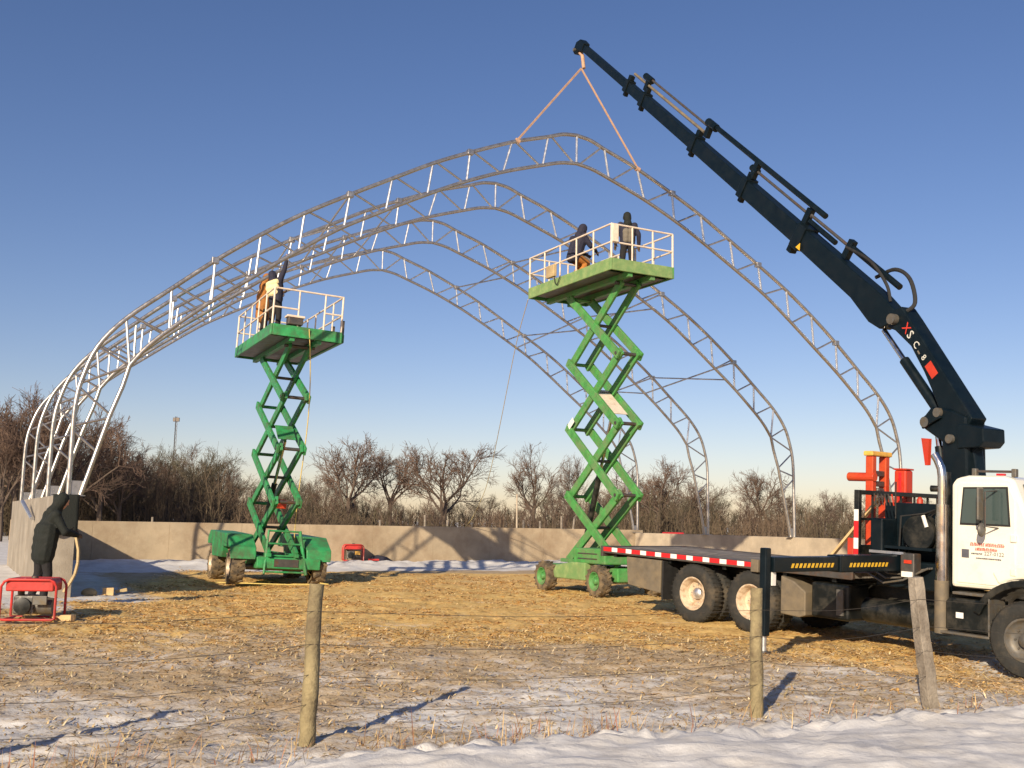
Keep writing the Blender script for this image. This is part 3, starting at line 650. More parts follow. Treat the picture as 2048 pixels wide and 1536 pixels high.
# ---- cab
def arc(cx, cz, r, a0, a1, n=10): return [(cx+r*math.cos(R(a0+(a1-a0)*i/n)), cz+r*math.sin(R(a0+(a1-a0)*i/n))) for i in range(n+1)]
cabp = [(4.86, 1.13), (4.86, 2.60), (4.93, 2.69), (5.1, 2.73), (5.62, 2.73), (5.76, 2.69), (6.02, 2.02), (6.02, 1.42), (5.62, 1.14)]
tp(MB().prism(cabp, (0, .10, 0), (1, 0, 0), (0, 0, 1), (0, 2.22, 0)), 'cab', 'truck_white', .05)
hoodp = [(6.0, 1.95), (7.35, 1.80), (7.62, 1.62), (7.66, .72), (6.70, .72)]+arc(5.97, .52, .70, 14, 150, 12)+[(5.34, .98), (5.50, 1.17), (5.63, 1.36), (6.0, 1.42)]
tp(MB().prism(hoodp, (0, .30, 0), (1, 0, 0), (0, 0, 1), (0, 1.82, 0)), 'hood', 'truck_white', .05)
for y in (.02, 2.0):
    fen = arc(5.97, .52, .80, 8, 158, 14)+arc(5.97, .52, .70, 158, 8, 14); tp(MB().prism(fen, (0, y, 0), (1, 0, 0), (0, 0, 1), (0, .40, 0)), 'fender', 'truck_white' if y > 1 else 'black_paint', .015)
fenw = arc(5.97, .52, 1.0, 40, 120, 10)+arc(5.97, .52, .81, 120, 40, 10); tp(MB().prism(fenw, (0, .07, 0), (1, 0, 0), (0, 0, 1), (0, .30, 0)), 'fender_top', 'truck_white', .03)
door = [(4.95, 1.20), (4.95, 2.04), (4.96, 2.58), (5.02, 2.62), (5.70, 2.62), (5.80, 2.40), (5.80, 1.40), (5.62, 1.20)]
dr = tp(MB().prism(door, (0, .085, 0), (1, 0, 0), (0, 0, 1), (0, .03, 0)), 'door', 'truck_white', .012)
sl_ = [(5.0, 2.02), (5.05, 2.56), (5.70, 2.58), (5.735, 2.03)]
tp(MB().prism(sl_, (0, .078, 0), (1, 0, 0), (0, 0, 1), (0, .006, 0)), 'window_seal', 'rubber', parent=dr)
gl = [(5.025, 2.05), (5.075, 2.535), (5.675, 2.55), (5.71, 2.055)]
tp(MB().prism(gl, (0, .072, 0), (1, 0, 0), (0, 0, 1), (0, .005, 0)), 'window_glass', 'glass', parent=dr)
tp(MB().bx(5.30, 5.315, .066, .071, 2.055, 2.54), 'window_divider', 'rubber', parent=dr)
tp(MB().bx(5.03, 5.14, .076, .084, 1.56, 1.68), 'handle_recess', 'print_dark', .01, parent=dr)
for z in (1.36, 1.82): tp(MB().bx(5.74, 5.82, .055, .10, z, z+.10), 'door_hinge', 'truck_white', .012, parent=dr)
# lettering on the door: two red lines too small to read, then the phone number
def letters(x0, x1, z, h, m, lean=.2, seed=1):
    rr = random.Random(seed); mb = MB(); x = x0
    while x < x1-.012:
        wd = rr.uniform(.016, .026)
        kind = rr.randrange(4); y0 = .080
        def bar(a, b, c, d): mb.prism([(a+lean*c, c), (b+lean*c, c), (b+lean*d, d), (a+lean*d, d)], (x, y0, z), (1, 0, 0), (0, 0, 1), (0, .004, 0))
        bar(0, .007, 0, h)
        if kind in (0, 2): bar(wd-.007, wd, 0, h)
        if kind in (0, 1): bar(0, wd, h-.008, h)
        if kind in (1, 2, 3): bar(0, wd, h*.42, h*.42+.008)
        if kind in (1, 3): bar(0, wd, 0, .008)
        x += wd+.006
    return mb
tp(letters(5.155, 5.36, 1.735, .046, 'x', seed=3), 'door_lettering', 'print_red', parent=dr)
tp(letters(5.375, 5.66, 1.735, .046, 'x', seed=5), 'door_lettering', 'print_red', parent=dr)
tp(letters(5.23, 5.56, 1.672, .042, 'x', seed=8), 'door_lettering', 'print_red', parent=dr)
tp(letters(5.17, 5.33, 1.615, .022, 'x', seed=9), 'door_lettering', 'print_dark', parent=dr)
tp(letters(5.24, 5.60, 1.555, .020, 'x', seed=12), 'door_lettering', 'print_dark', parent=dr)
pm = text_mesh('227-0122', .075, .001); pm.materials.append(MATS['print_dark']); po = link('phone_number', pm, dr)
po.matrix_local = Matrix.Translation((5.36, .080, 1.612)) @ Matrix.Rotation(math.pi/2, 4, 'X')
ws = [(-.98, 0), (-.90, .60), (.90, .60), (.98, 0)]
wn = Vector((5.76-6.02, 0, 2.69-2.02)).normalized()
tp(MB().prism(ws, Vector((6.005, 1.21, 2.06))+Vector((.011, 0, .004)), (0, 1, 0), wn, Vector((.93, 0, .36))*.006), 'windscreen', 'glass')
tp(MB().bx(4.855, 4.858, .5, 1.9, 2.05, 2.5), 'rear_window', 'glass')
# mirror
mi = tp(MB().path([(5.55, .09, 2.52), (5.5, -.16, 2.50), (5.5, -.16, 2.02), (5.56, .09, 2.0)], .012, 6), 'mirror_arm', 'steel_dark', smooth=True)
tp(MB().bx(5.40, 5.44, -.22, -.07, 2.10, 2.56), 'mirror', 'rim_grey', .02, parent=mi)
tp(MB().ball((5.44, -.14, 1.97), .10, 12, 8, (.45, .9, 1.0)), 'convex_mirror', 'rim_grey', smooth=True, parent=mi)
# steps, battery box
bb = tp(MB().prism([(4.78, .52), (5.44, .52), (5.44, .98), (4.84, .98), (4.78, .92)], (0, .08, 0), (1, 0, 0), (0, 0, 1), (0, .55, 0)), 'battery_box', 'black_paint', .03)
tp(MB().bx(4.95, 5.06, .072, .078, .70, .78), 'data_plate', 'tape_white', parent=bb)
tp(MB().bx(4.74, 5.46, .02, .60, .465, .50), 'step', 'rim_grey', .008); tp(MB().bx(4.9, 5.44, .06, .5, 1.03, 1.07), 'step', 'rim_grey', .008)
tp(MB().bx(5.45, 5.47, .02, .45, .50, 1.02), 'splash_guard', 'rim_grey')
# roof bar and lamps
for xx in (5.08, 5.66): tp(MB().bx(xx-.035, xx+.035, .32, .40, 2.725, 2.84), 'roof_lamp', 'rim_grey', .012)
tp(MB().tube((5.08, .36, 2.80), (5.66, .36, 2.80), .018, n=8), 'roof_bar', 'steel_dark', smooth=True)
tp(MB().tube((5.08, 2.0, 2.80), (5.66, 2.0, 2.80), .018, n=8), 'roof_bar', 'steel_dark', smooth=True)
tp(MB().bx(5.50, 5.62, .14, .20, 2.735, 2.765), 'marker_lamp', 'tape_red', .008)
tp(MB().bx(7.62, 7.78, .1, 2.35, .45, .72), 'front_bumper', 'chrome', .03)
# exhaust
tp(MB().path([(4.70, .13, .45), (4.70, .13, .8), (4.70, .13, 1.2)], .10, 16), 'exhaust_elbow', 'flap', smooth=True)
tp(MB().path([(4.70, .13, 1.19), (4.70, .13, 2.3)], .088, 18), 'exhaust_shield', 'chrome', smooth=True)
tp(MB().path([(4.70, .13, 2.3), (4.70, .13, 2.70), (4.685, .13, 2.82), (4.63, .13, 2.95), (4.575, .13, 3.03)], .064, 16), 'exhaust_tip', 'chrome', smooth=True)
tp(MB().tube((4.60, .42, 1.1), (4.60, .42, 2.78), .07, n=12), 'air_intake', 'black_paint', smooth=True)
tp(MB().path([(4.60, .42, 2.45), (4.52, .40, 2.53), (4.38, .38, 2.53)], .05, 10), 'intake_elbow', 'black_paint', smooth=True)
# ---- crane base and stabiliser
tp(MB().bx(3.48, 4.55, .35, 2.1, 1.0, 1.42), 'crane_base', 'crane_green', .03)
tp(MB().bx(3.50, 3.72, .15, .55, 1.42, 2.05), 'valve_bank', 'crane_green', .03)
tp(MB().tube((3.98, .75, 1.42), (3.98, .75, 2.28), .12, n=18), 'oil_filter', 'black_paint', smooth=True)
tp(MB().lathe([(0, .26), (.04, .27), (.05, .10), (.16, .10), (.17, .27), (.21, .26)], (4.22, .30, 1.86), (0, 1, 0), 22), 'hose_reel', 'black_paint', smooth=True)
tp(MB().bx(3.45, 4.4, .62, .70, 1.42, 2.3), 'mast_plate', 'crane_green', .02)
tp(MB().bx(3.52, 4.1, .10, .16, 1.52, 1.56), 'hand_rail', 'galv_bright'); tp(MB().tube((4.36, .3, 1.95), (4.30, .3, 2.12), .03, n=8), 'hose_fitting', 'tape_white')
tp(MB().tube((3.72, .5, 2.05), (3.72, .5, 2.62), .012, n=6), 'whip_aerial', 'rubber'); tp(MB().lathe([(0, .05), (.08, .05), (.12, .02)], (3.98, .75, 2.28), (0, 0, 1), 12), 'filter_cap', 'red_paint', smooth=True)
tp(MB().bx(3.62, 4.30, .7, 1.7, 1.42, 1.95), 'oil_tank', 'crane_green', .05)
tp(MB().bx(4.05, 4.28, .10, .30, 1.20, 1.55), 'control_stand', 'steel_dark', .02)
tp(MB().bx(4.08, 4.26, .085, .098, 1.20, 1.28), 'data_plate', 'tape_white'); tp(MB().bx(4.12, 4.24, .085, .098, 1.40, 1.45), 'warning_plate', 'red_paint')
for k in range(6): tp(MB().tube((3.6+k*.06, .16, 2.25), (3.6+k*.06, .10, 2.42), .011, n=6), 'control_lever', ['steel_dark', 'red_paint'][k == 5])
tp(MB().bx(3.58, 4.5, .2, .62, 1.60, 1.64), 'catwalk', 'crane_green')
for k in range(7):
    y = .3+k*.11; a = random.uniform(-.12, .12)
    tp(MB().path([(3.9, y, 1.45), (4.05+a, y-.1, 1.9+random.uniform(-.2, .2)), (4.3, y+.05, 2.15), (4.36, .95, 2.3)], .016, 6), 'hydraulic_hose', 'rubber', smooth=True)
for k in range(4):
    y = .1+.06*k
    tp(MB().path([(3.5, y, 1.2+.08*k), (3.8, y-.04, 1.08+.07*k), (4.1, y, 1.15+.04*k), (4.45, y+.1, 1.35)], .015, 6), 'hydraulic_hose', 'rim_grey', smooth=True)
BZ = 1.27
tp(MB().bx(3.78, 4.02, -1.35, 2.4, BZ, BZ+.24), 'stabiliser_beam', 'crane_green', .015)
tp(MB().bx(3.81, 3.99, -2.80, -1.345, BZ+.02, BZ+.22), 'stabiliser_extension', 'crane_green', .012)
for y0, y1 in ((-2.45, -1.55), (-1.15, -.2)):
    k = 0; y = y0
    while y < y1: tp(MB().prism([(y, 0), (y+.05, 0), (y+.08, .06), (y+.03, .06)], (4.021 if y0 > -2 else 3.991, 0, BZ+.075), (0, 1, 0), (0, 0, 1), (.003, 0, 0)), 'hazard_stripe', 'hazard'); y += .09
lg = truck_pt(3.9, -2.88, 0); lz = gnd(lg.x, lg.y); foot = (TMI @ Vector((lg.x, lg.y, lz))).z
tp(MB().bx(3.845, 3.955, -2.935, -2.825, .45, BZ+.34), 'stabiliser_leg', 'crane_green', .015)
tp(MB().tube((3.9, -2.88, foot+.05), (3.9, -2.88, .5), .038, n=12), 'jack_rod', 'galv_bright', smooth=True)
tp(MB().lathe([(0, .15), (.03, .15), (.06, .06), (.08, .05)], (3.9, -2.88, foot-.01), (0, 0, 1), 18), 'jack_foot', 'steel_dark', smooth=True)
tp(MB().bx(3.86, 3.94, -2.78, -2.70, BZ-.16, BZ+.02), 'lock_pin', 'tape_white')
# ---- crane column and boom (built in the vertical plane from the column to the hook)
CC = truck_pt(4.42, 1.22, 0); CC = Vector((CC.x, CC.y, 0)); TIPG = site(.2, 0, 0)
HV = (TIPG-CC); HV.z = 0; HV.normalize(); NV = HV.cross(Vector((0, 0, 1))); NV.normalize()   # NV towards the camera side
if NV.dot(Vector((0, -1, 0))) < 0: NV = -NV
def cp(s, z, o=0.0): return CC+HV*s+NV*o+Vector((0, 0, z))
def cbox(a, b, wd, ht, name, m='crane_green', bev=.02, o=0):
    a, b = cp(*a, o), cp(*b, o); d = (b-a).normalized(); up = NV.cross(d); rot = Matrix((d, NV, up)).transposed()
    mb = MB(); mb.box((a+b)/2, ((b-a).length, wd, ht), rot); return tp(tw(mb), name, m, bev)
def ctube(pts, r, name, m='crane_green', n=12):
    if 'hose' in name: pts = [tuple(p) for p in crom([tuple(p)+(0,)*(3-len(p)) for p in pts], 6)]
    return tp(tw(MB().path([cp(*p) for p in pts], r, n)), name, m, smooth=True)
def cprism(poly, wd, name, m='crane_green', bev=.02, o=0):
    mb = MB().prism(poly, cp(0, 0, o-wd/2), HV, (0, 0, 1), NV*wd); return tp(tw(mb), name, m, bev)
cprism([(-.33, 1.0), (.20, 1.0), (.10, 2.2), (.06, 3.05), (.42, 3.28), (.44, 3.45), (.25, 3.62), (-.10, 3.55), (-.42, 3.4), (-.40, 2.5)], .42, 'crane_column', bev=.03)
cprism([(-.75, 3.20), (-.40, 3.30), (-.25, 3.30), (-.25, 2.92), (-.66, 2.92), (-.75, 3.0)], .46, 'slew_housing', bev=.018)
cprism([(-.50, 2.50), (-.36, 2.50), (-.36, 2.95), (-.44, 2.95)], .2, 'column_guard', bev=.02)
A = (-.22, 3.28); K = (1.05, 5.20)
cprism([(-.50, 3.38), (-.30, 3.12), (.10, 3.48), (.28, 3.90), (.42, 4.20), (.68, 4.66), (1.02, 4.98), (1.18, 5.05), (1.12, 5.32), (.86, 5.36), (.70, 5.14)], .32, 'inner_boom', bev=.02)
for (s, z), r in (((.09, 3.51), .075), ((.35, 3.38), .085), ((-.13, 3.08), .07), ((1.0, 5.16), .09)):
    tp(tw(MB().tube(cp(s, z, -.27), cp(s, z, .27), r, n=16)), 'pivot_pin', 'rim_grey', smooth=True)
for o in (-.24, .24): cprism([(.02, 3.42), (.12, 3.60), (.45, 3.42), (.40, 3.27)], .05, 'link_arm', bev=.015, o=o)
ctube([(.24, 3.50), (.98, 4.48)], .085, 'boom_cylinder'); ctube([(.96, 4.45), (1.42, 5.06)], .045, 'piston_rod', 'chrome')
ctube([(.30, 3.0), (.16, 1.7)], .075, 'main_cylinder'); ctube([(.34, 3.36), (.30, 2.98)], .05, 'piston_rod', 'chrome')
tp(tw(MB().prism([(0, 0), (.16, .02), (.10, -.42), (.04, -.42)], cp(.36, 3.12, .10), HV, (0, 0, 1), NV*.06)), 'safety_flag', 'red_paint')
# outer boom and its telescopes
ax = Vector((11.15, 9.55, 0)).normalized(); ax2 = (ax.x, ax.y); nn = (-ax.y, ax.x); K0 = (1.25, 5.32)
def bp_(d, off=0.0): return (K0[0]+ax2[0]*d+nn[0]*off, K0[1]+ax2[1]*d+nn[1]*off)
P = [bp_(-.25, -.02), bp_(-.22, .14), bp_(.35, .20), bp_(2.95, .20), bp_(2.95, -.19), bp_(.9, -.22), bp_(.25, -.33), bp_(-.05, -.29)]
cprism(P, .27, 'outer_boom', bev=.02)
secs = [(2.95, 5.2, .36, .24, .0), (5.2, 7.6, .32, .22, -.005), (7.6, 10.45, .28, .20, -.01), (10.45, 11.45, .24, .18, -.015), (11.45, 14.6, .19, .15, -.02)]
for a, b, ht, wd, of in secs:
    cbox(bp_(a-.3, of), bp_(b, of), wd, ht, 'boom_section', bev=.015)
    cbox(bp_(b-.16, of), bp_(b+.03, of), wd+.06, ht+.07, 'boom_collar', bev=.012) if b < 14 else None
    if b < 14:
        cbox(bp_(b-.10, of-ht/2-.08), bp_(b+.02, of-ht/2-.08), .1, .13, 'collar_pad', bev=.01)
        cbox(bp_(b-.12, of+ht/2+.08), bp_(b+.02, of+ht/2+.08), .12, .15, 'collar_lug', bev=.01)
cbox(bp_(2.72, 0), bp_(3.0, 0), .34, .48, 'boom_collar', bev=.02)
cbox(bp_(2.95, -.33), bp_(3.1, -.33), .16, .14, 'collar_pad', bev=.02)
tp(tw(MB().prism([bp_(2.6, -.17), bp_(2.75, -.17), bp_(2.68, -.05)], cp(0, 0, .176), HV, (0, 0, 1), NV*.004)), 'warning_triangle', 'hazard')
# extension cylinders on top of the boom
def cyl(d0, d1, off, r, nm='extension_cylinder', m='crane_green', o=0): ctube([(*bp_(d0, off), o), (*bp_(d1, off), o)], r, nm, m, 10)
cyl(.1, 1.6, .46, .055); cyl(1.6, 3.1, .44, .03, 'piston_rod', 'steel_dark'); cyl(2.0, 2.9, .33, .05)
cyl(2.9, 5.1, .42, .028, 'piston_rod', 'steel_dark'); cyl(2.55, 7.2, .60, .055); cyl(5.0, 5.25, .42, .07)
cyl(7.3, 10.6, .50, .028, 'piston_rod', 'steel_dark'); cyl(7.4, 11.3, .34, .035, m='flap'); cyl(10.35, 10.75, .48, .08); cyl(7.0, 7.4, .58, .09)
for d, of in ((1.6, .40), (5.1, .42), (7.25, .45), (10.5, .36), (3.0, .36)): cbox(bp_(d-.07, of), bp_(d+.07, of), .12, .36, 'cylinder_bracket', bev=.012)
ctube([(*bp_(1.65, .42), .05), (*bp_(.9, .52), .1), (*bp_(.3, .40), .12), (1.15, 5.5, .1)], .028, 'hydraulic_hose', 'rubber', 8)
ctube([(*bp_(.75, .30), -.05), (*bp_(.45, .62), -.06), (*bp_(.05, .66), -.05), (*bp_(-.35, .42), 0), (.85, 5.25, .1)], .035, 'hydraulic_hose', 'rubber', 8)
tip = bp_(14.62, -.02)
cprism([bp_(14.45, .12), bp_(14.75, .14), bp_(14.95, .0), bp_(14.98, -.28), bp_(14.82, -.32), bp_(14.62, -.13), bp_(14.45, -.13)], .20, 'boom_tip', bev=.02)
tp(tw(MB().tube(cp(*bp_(14.85, -.2), -.16), cp(*bp_(14.85, -.2), .16), .045, n=12)), 'hook_pin', 'rim_grey', smooth=True)
hk = bp_(14.85, -.2)
ctube([hk, (hk[0]+(12.3268-.08-hk[0])*.6, hk[1]-.25), ((HOOK-CC).dot(HV), HOOK.z+.02)], .05, 'crane_hook', 'sling', 10)
# lettering on the inner boom
ib = Vector((.54, .84, 0)).normalized(); e1 = (HV*(-ib.x)+Vector((0, 0, -ib.y))).normalized(); e2 = NV.cross(e1)
def boom_text(txt, d, size, m):
    me = text_mesh(txt, size, .002); me.materials.append(MATS[m]); o = link('boom_lettering', me, truck)
    pos = cp(.79-ib.x*d, 5.04-ib.y*d, .166)-e2*size*.35
    o.matrix_local = TMI @ Matrix.Translation(pos) @ Matrix((e1, e2, NV)).transposed().to_4x4(); return o
boom_text('X', .0, .22, 'print_red'); boom_text('S', .17, .22, 'print_white')
boom_text('C', .38, .17, 'print_white'); boom_text('-', .53, .30, 'patch_olive'); boom_text('8', .68, .15, 'print_white')
mb = MB(); pos = cp(.79-ib.x*.85, 5.04-ib.y*.85, .162)-e2*.075; mb.prism([(0, 0), (.26, 0), (.26, .15), (0, .15)], pos, e1, e2, NV*.004); tp(tw(mb), 'boom_badge', 'red_paint')

# ------------------------------------------------------------------ load on the deck
def tobj(mbs, name, label, cat, at):
    """a thing standing on the deck: parts given in truck coordinates"""
    t = empty(name, M=TM @ Matrix.Translation(at)); tag(t, label, cat)
    for nm, mb, m, bv in mbs:
        mb.v = [tuple(Vector(p)-Vector(at)) for p in mb.v]; mb.build(nm, m, t, bv)
    return t
fk = []
for y in (.98, 1.36): fk.append(('upright', MB().bx(2.86, 3.0, y, y+.11, 1.2, 3.05), 'orange_paint', .015))
fk.append(('top_beam', MB().bx(2.84, 3.02, .94, 1.52, 3.05, 3.13), 'yellow_paint', .02))
fk.append(('side_arm', MB().tube((2.52, 1.02, 2.70), (3.02, 1.02, 2.70), .075, n=14), 'orange_paint', .01))
for z in (1.5, 2.55, 2.72): fk.append(('cross_plate', MB().bx(2.88, 2.98, 1.092, 1.358, z, z+.09), 'steel_dark' if z > 2 else 'orange_paint', .01))
fk.append(('chain_block', MB().box((2.93, 1.225, 2.42), (.16, .2, .22)), 'engine', .03))
for y in (.9, 1.4): fk.append(('fork_tine', MB().bx(1.95, 3.04, y, y+.12, 1.192, 1.245), 'steel_dark', .01))
tobj(fk, 'pallet_fork', 'orange crane pallet fork with a yellow top standing behind the headboard', 'pallet fork', (2.93, 1.2, 1.195))
tobj([('tank', MB().bx(3.06, 3.28, 1.50, 1.72, 1.195, 2.84), 'red_paint', .03), ('lid', MB().bx(3.05, 3.29, 1.49, 1.73, 2.842, 2.87), 'red_paint', .01), ('rib', MB().bx(3.15, 3.2, 1.485, 1.499, 1.3, 2.8), 'tape_red', .005)],
     'steel_locker', 'tall bright red steel locker beside the orange fork', 'locker', (3.17, 1.61, 1.195))
pl = MB(); pl.beam(truck_pt(2.25, .75, 1.21)-truck_pt(2.25, .75, 1.2), truck_pt(3.28, .75, 2.36)-truck_pt(2.25, .75, 1.2), .09, .04)
plo = pl.build('plank', 'lumber', bevel=.004); plo.location = truck_pt(2.25, .75, 1.2); tag(plo, 'yellow lumber plank leaning on the truck headboard', 'plank')

# ------------------------------------------------------------------ people
def capsule(mb, p, q, r1, r2, n=10):
    p, q = Vector(p), Vector(q); d = q-p
    if d.length < 1e-4: d = Vector((0, 0, 1e-3)); q = p+d
    d = d.normalized(); pts = []; rs = []
    for a in (90, 60, 30, 0): pts.append(p-d*r1*math.sin(R(a))); rs.append(max(.002, r1*math.cos(R(a))))
    for a in (0, 30, 60, 90): pts.append(q+d*r2*math.sin(R(a))); rs.append(max(.002, r2*math.cos(R(a))))
    mb.path(pts, rs, n)
def person(label, M, J, look, scale=1.0, extra=()):
    """J: joint overrides (x right, y forward, z up); one continuous remeshed body, faces coloured by the nearest limb"""
    B = dict(pel=(0, 0, .94), chest=(0, .01, 1.30), neck=(0, .02, 1.48), head=(0, .05, 1.63),
             hipL=(-.095, 0, .90), hipR=(.095, 0, .90), kneeL=(-.12, .03, .49), kneeR=(.12, .03, .49), ankL=(-.13, -.03, .085), ankR=(.13, -.03, .085),
             shL=(-.19, 0, 1.42), shR=(.19, 0, 1.42), elL=(-.27, -.02, 1.13), elR=(.27, -.02, 1.13), wrL=(-.26, .10, .90), wrR=(.26, .10, .90))
    B.update(J); B = {k: Vector(v) for k, v in B.items()}; C = []
    j, t, b, s, h = look['jacket'], look['trousers'], 'boot', look.get('hand', 'glove'), look.get('hood', look['jacket'])
    for sx in (-1, 1):
        C.append((B['pel']+Vector((sx*.075, 0, -.03)), B['chest']+Vector((sx*.085, 0, 0)), .135, .15, j))
        C.append((B['chest']+Vector((sx*.08, 0, 0)), B['sh'+'LR'[sx > 0]], .14, .095, j))
        S = 'LR'[sx > 0]
        C.append((B['hip'+S], B['knee'+S], .105, .08, t)); C.append((B['knee'+S], B['ank'+S]+Vector((0, 0, .04)), .08, .065, t))
        f = look.get('toe', Vector((0, 1, 0))); C.append((B['ank'+S]+Vector((0, -.02, -.02)), B['ank'+S]+f*.17+Vector((sx*.02, 0, -.035)), .06, .045, b))
        C.append((B['sh'+S], B['el'+S], .082, .066, j)); C.append((B['el'+S], B['wr'+S], .066, .05, j))
        d = (B['wr'+S]-B['el'+S]).normalized(); side = d.cross(Vector((0, 1, 0)))
        if side.length < .2: side = d.cross(Vector((1, 0, 0)))
        side.normalize(); nrm = d.cross(side)
        C.append((B['wr'+S]+d*.02, B['wr'+S]+d*.09, .034, .036, s))
        for k, fl in enumerate((.075, .088, .08, .062)):
            r0 = B['wr'+S]+d*.10+side*(.030-.020*k); m1 = r0+d*fl*.55+nrm*.010; m2 = m1+d*fl*.35+nrm*.030
            C.append((r0, m1, .012, .011, s)); C.append((m1, m2, .011, .009, s))
        tb = B['wr'+S]+d*.04+side*.035; C.append((tb, tb+(d*.6+side*.8).normalized()*.055, .014, .012, s))
    C.append((B['neck']-Vector((0, 0, .06)), B['neck']+(B['head']-B['neck'])*.5, .075, .07, h))
    up = (B['head']-B['neck']).normalized(); fw = look.get('face', Vector((0, 1, 0)))
    C.append((B['head']-up*.035+fw*.015, B['head']+up*.055, .085, .098, 'skin'))
    C.append((B['head']+fw*.095, B['head']+fw*.118-up*.028, .014, .018, 'skin')); C.append((B['head']-up*.075+fw*.07, B['head']-up*.085+fw*.07, .035, .03, 'skin'))
    C.append((B['head']-up*.02-fw*.035, B['head']+up*.075-fw*.025, .112, .112, h)); C.append((B['head']-up*.10-fw*.04, B['neck']-fw*.05-up*.02, .10, .12, h))
    for sx in (-1, 1):
        sd = fw.cross(up)*sx; C.append((B['head']+sd*.098-up*.02, B['head']+sd*.102+up*.03, .022, .022, h))
    C += [tuple(e) for e in extra]
    mb = MB()
    for p, q, r1, r2, m in C: capsule(mb, p, q, r1, r2)
    me0 = mb.mesh('body'); tmp = bpy.data.objects.new('tmp', me0); COL.objects.link(tmp)
    rm = tmp.modifiers.new('r', 'REMESH'); rm.mode = 'VOXEL'; rm.voxel_size = .0125; sm = tmp.modifiers.new('s', 'SMOOTH'); sm.factor = .5; sm.iterations = 2
    dg = bpy.context.evaluated_depsgraph_get(); me = bpy.data.meshes.new_from_object(tmp.evaluated_get(dg)); bpy.data.objects.remove(tmp)
    names = []
    for c in C:
        if c[4] not in names: names.append(c[4])
    for nm in names: me.materials.append(MATS[nm])
    n = len(me.polygons); ctr = np.empty(n*3, np.float32); me.polygons.foreach_get('center', ctr); ctr = ctr.reshape(-1, 3)
    best = np.full(n, 1e9); idx = np.zeros(n, int)
    for p, q, r1, r2, m in C:
        p = np.array(p); d = np.array(q)-p; t_ = np.clip(((ctr-p)@d)/max(1e-9, d@d), 0, 1); ds = np.linalg.norm(ctr-p-t_[:, None]*d, axis=1)-(r1+(r2-r1)*t_)
        k = ds < best; best[k] = ds[k]; idx[k] = names.index(m)
    me.polygons.foreach_set('material_index', idx.astype(np.int32)); me.polygons.foreach_set('use_smooth', [True]*n); me.name = 'person'
    # creases in the clothes
    co = np.empty(len(me.vertices)*3, np.float32); me.vertices.foreach_get('co', co); co = co.reshape(-1, 3); no = np.empty_like(co); me.vertices.foreach_get('normal', no.ravel()) if False else None
    zz = co[:, 2]; wv = (vnoise(co[:, 0]*9+3, zz*14)+vnoise(co[:, 1]*9+7, zz*14+5)-1)*.012*(zz > .12)*(zz < B['neck'].z-.02)
    c2 = co.copy(); rad = co[:, :2]-np.array([B['pel'].x, B['pel'].y]); ln = np.linalg.norm(rad, axis=1, keepdims=True)+1e-6; c2[:, :2] += rad/ln*wv[:, None]
    me.vertices.foreach_set('co', c2.ravel()); me.update()
    o = link('person', me); o.matrix_world = M @ Matrix.Scale(scale, 4); return tag(o, label, 'person')
def stand(p, face): return Matrix.Translation(p) @ Matrix.Rotation(math.atan2(-face[0], face[1]), 4, 'Z')
# worker on the ground, hunched over the wall end
gp = on_z(84, 1200, .16); gp = Vector((gp[0], gp[1], gnd(gp[0], gp[1])))
person('worker in black hooded jacket hunched against the concrete wall end', stand(gp, (.78, .62)), dict(
    pel=(0, -.03, .96), chest=(0, .05, 1.33), neck=(.0, .13, 1.53), head=(0, .20, 1.67), shL=(-.23, .06, 1.46), shR=(.23, .06, 1.46),
    elL=(-.33, .16, 1.20), elR=(.33, .20, 1.18), wrL=(-.20, .40, 1.18), wrR=(.18, .42, 1.14), hipL=(-.1, -.06, .92), hipR=(.1, -.04, .92),
    kneeL=(-.12, -.05, .50), kneeR=(.12, .03, .50), ankL=(-.13, -.14, .09), ankR=(.13, -.02, .09)), dict(jacket='jacket_black', trousers='trouser_black', hand='glove'), 1.06,
    [(Vector((-.09, -.04, .80)), Vector((-.10, .0, 1.2)), .17, .18, 'jacket_black'), (Vector((.09, -.04, .80)), Vector((.10, .0, 1.2)), .17, .18, 'jacket_black')])
def on_deck(org, ex, ey, x, y, z, tilt=0): return Vector(org)+ex*(x+math.sin(tilt)*z)+ey*y+Vector((0, 0, z-org.z*0))
dzR = 7.90+oR.z; dzL = 6.50+oL.z
p1 = Vector(oR)+exR*(.40)+eyR*(-.75); p1.z = dzR
person('worker in dark jacket and hood standing at the rail of the pale green lift', stand(p1, (-.1, 1)), dict(elL=(-.30, .0, 1.16), elR=(.31, -.02, 1.15), wrL=(-.30, .13, .93), wrR=(.33, .08, .91)),
    dict(jacket='jacket_navy', trousers='trouser_black', hood='jacket_black'), .94, [(Vector((-.06, -.075, 1.0)), Vector((-.06, -.09, 1.22)), .10, .10, 'patch_olive'), (Vector((.06, -.075, 1.0)), Vector((.06, -.09, 1.22)), .10, .10, 'patch_olive')])
p2 = Vector(oR)+exR*(-.38)+eyR*(.45); p2.z = dzR
person('worker in dark jacket and orange-brown trousers crouching on the pale green lift', stand(p2, (.8, .6)), dict(
    pel=(0, -.08, .62), chest=(0, .06, .98), neck=(0, .14, 1.16), head=(0, .20, 1.30), shL=(-.2, .06, 1.10), shR=(.2, .06, 1.10), elL=(-.27, .22, .88), elR=(.27, .22, .88), wrL=(-.2, .44, .80), wrR=(.2, .44, .80),
    hipL=(-.1, -.06, .58), hipR=(.1, -.06, .58), kneeL=(-.15, .30, .50), kneeR=(.15, .22, .46), ankL=(-.15, .02, .09), ankR=(.15, -.06, .09)), dict(jacket='jacket_navy', trousers='trouser_brown'), 1.08)
tl = R(2.2)
p3 = Vector(oL)+exL*(-.55+.22)+eyL*(-1.10); p3.z = dzL
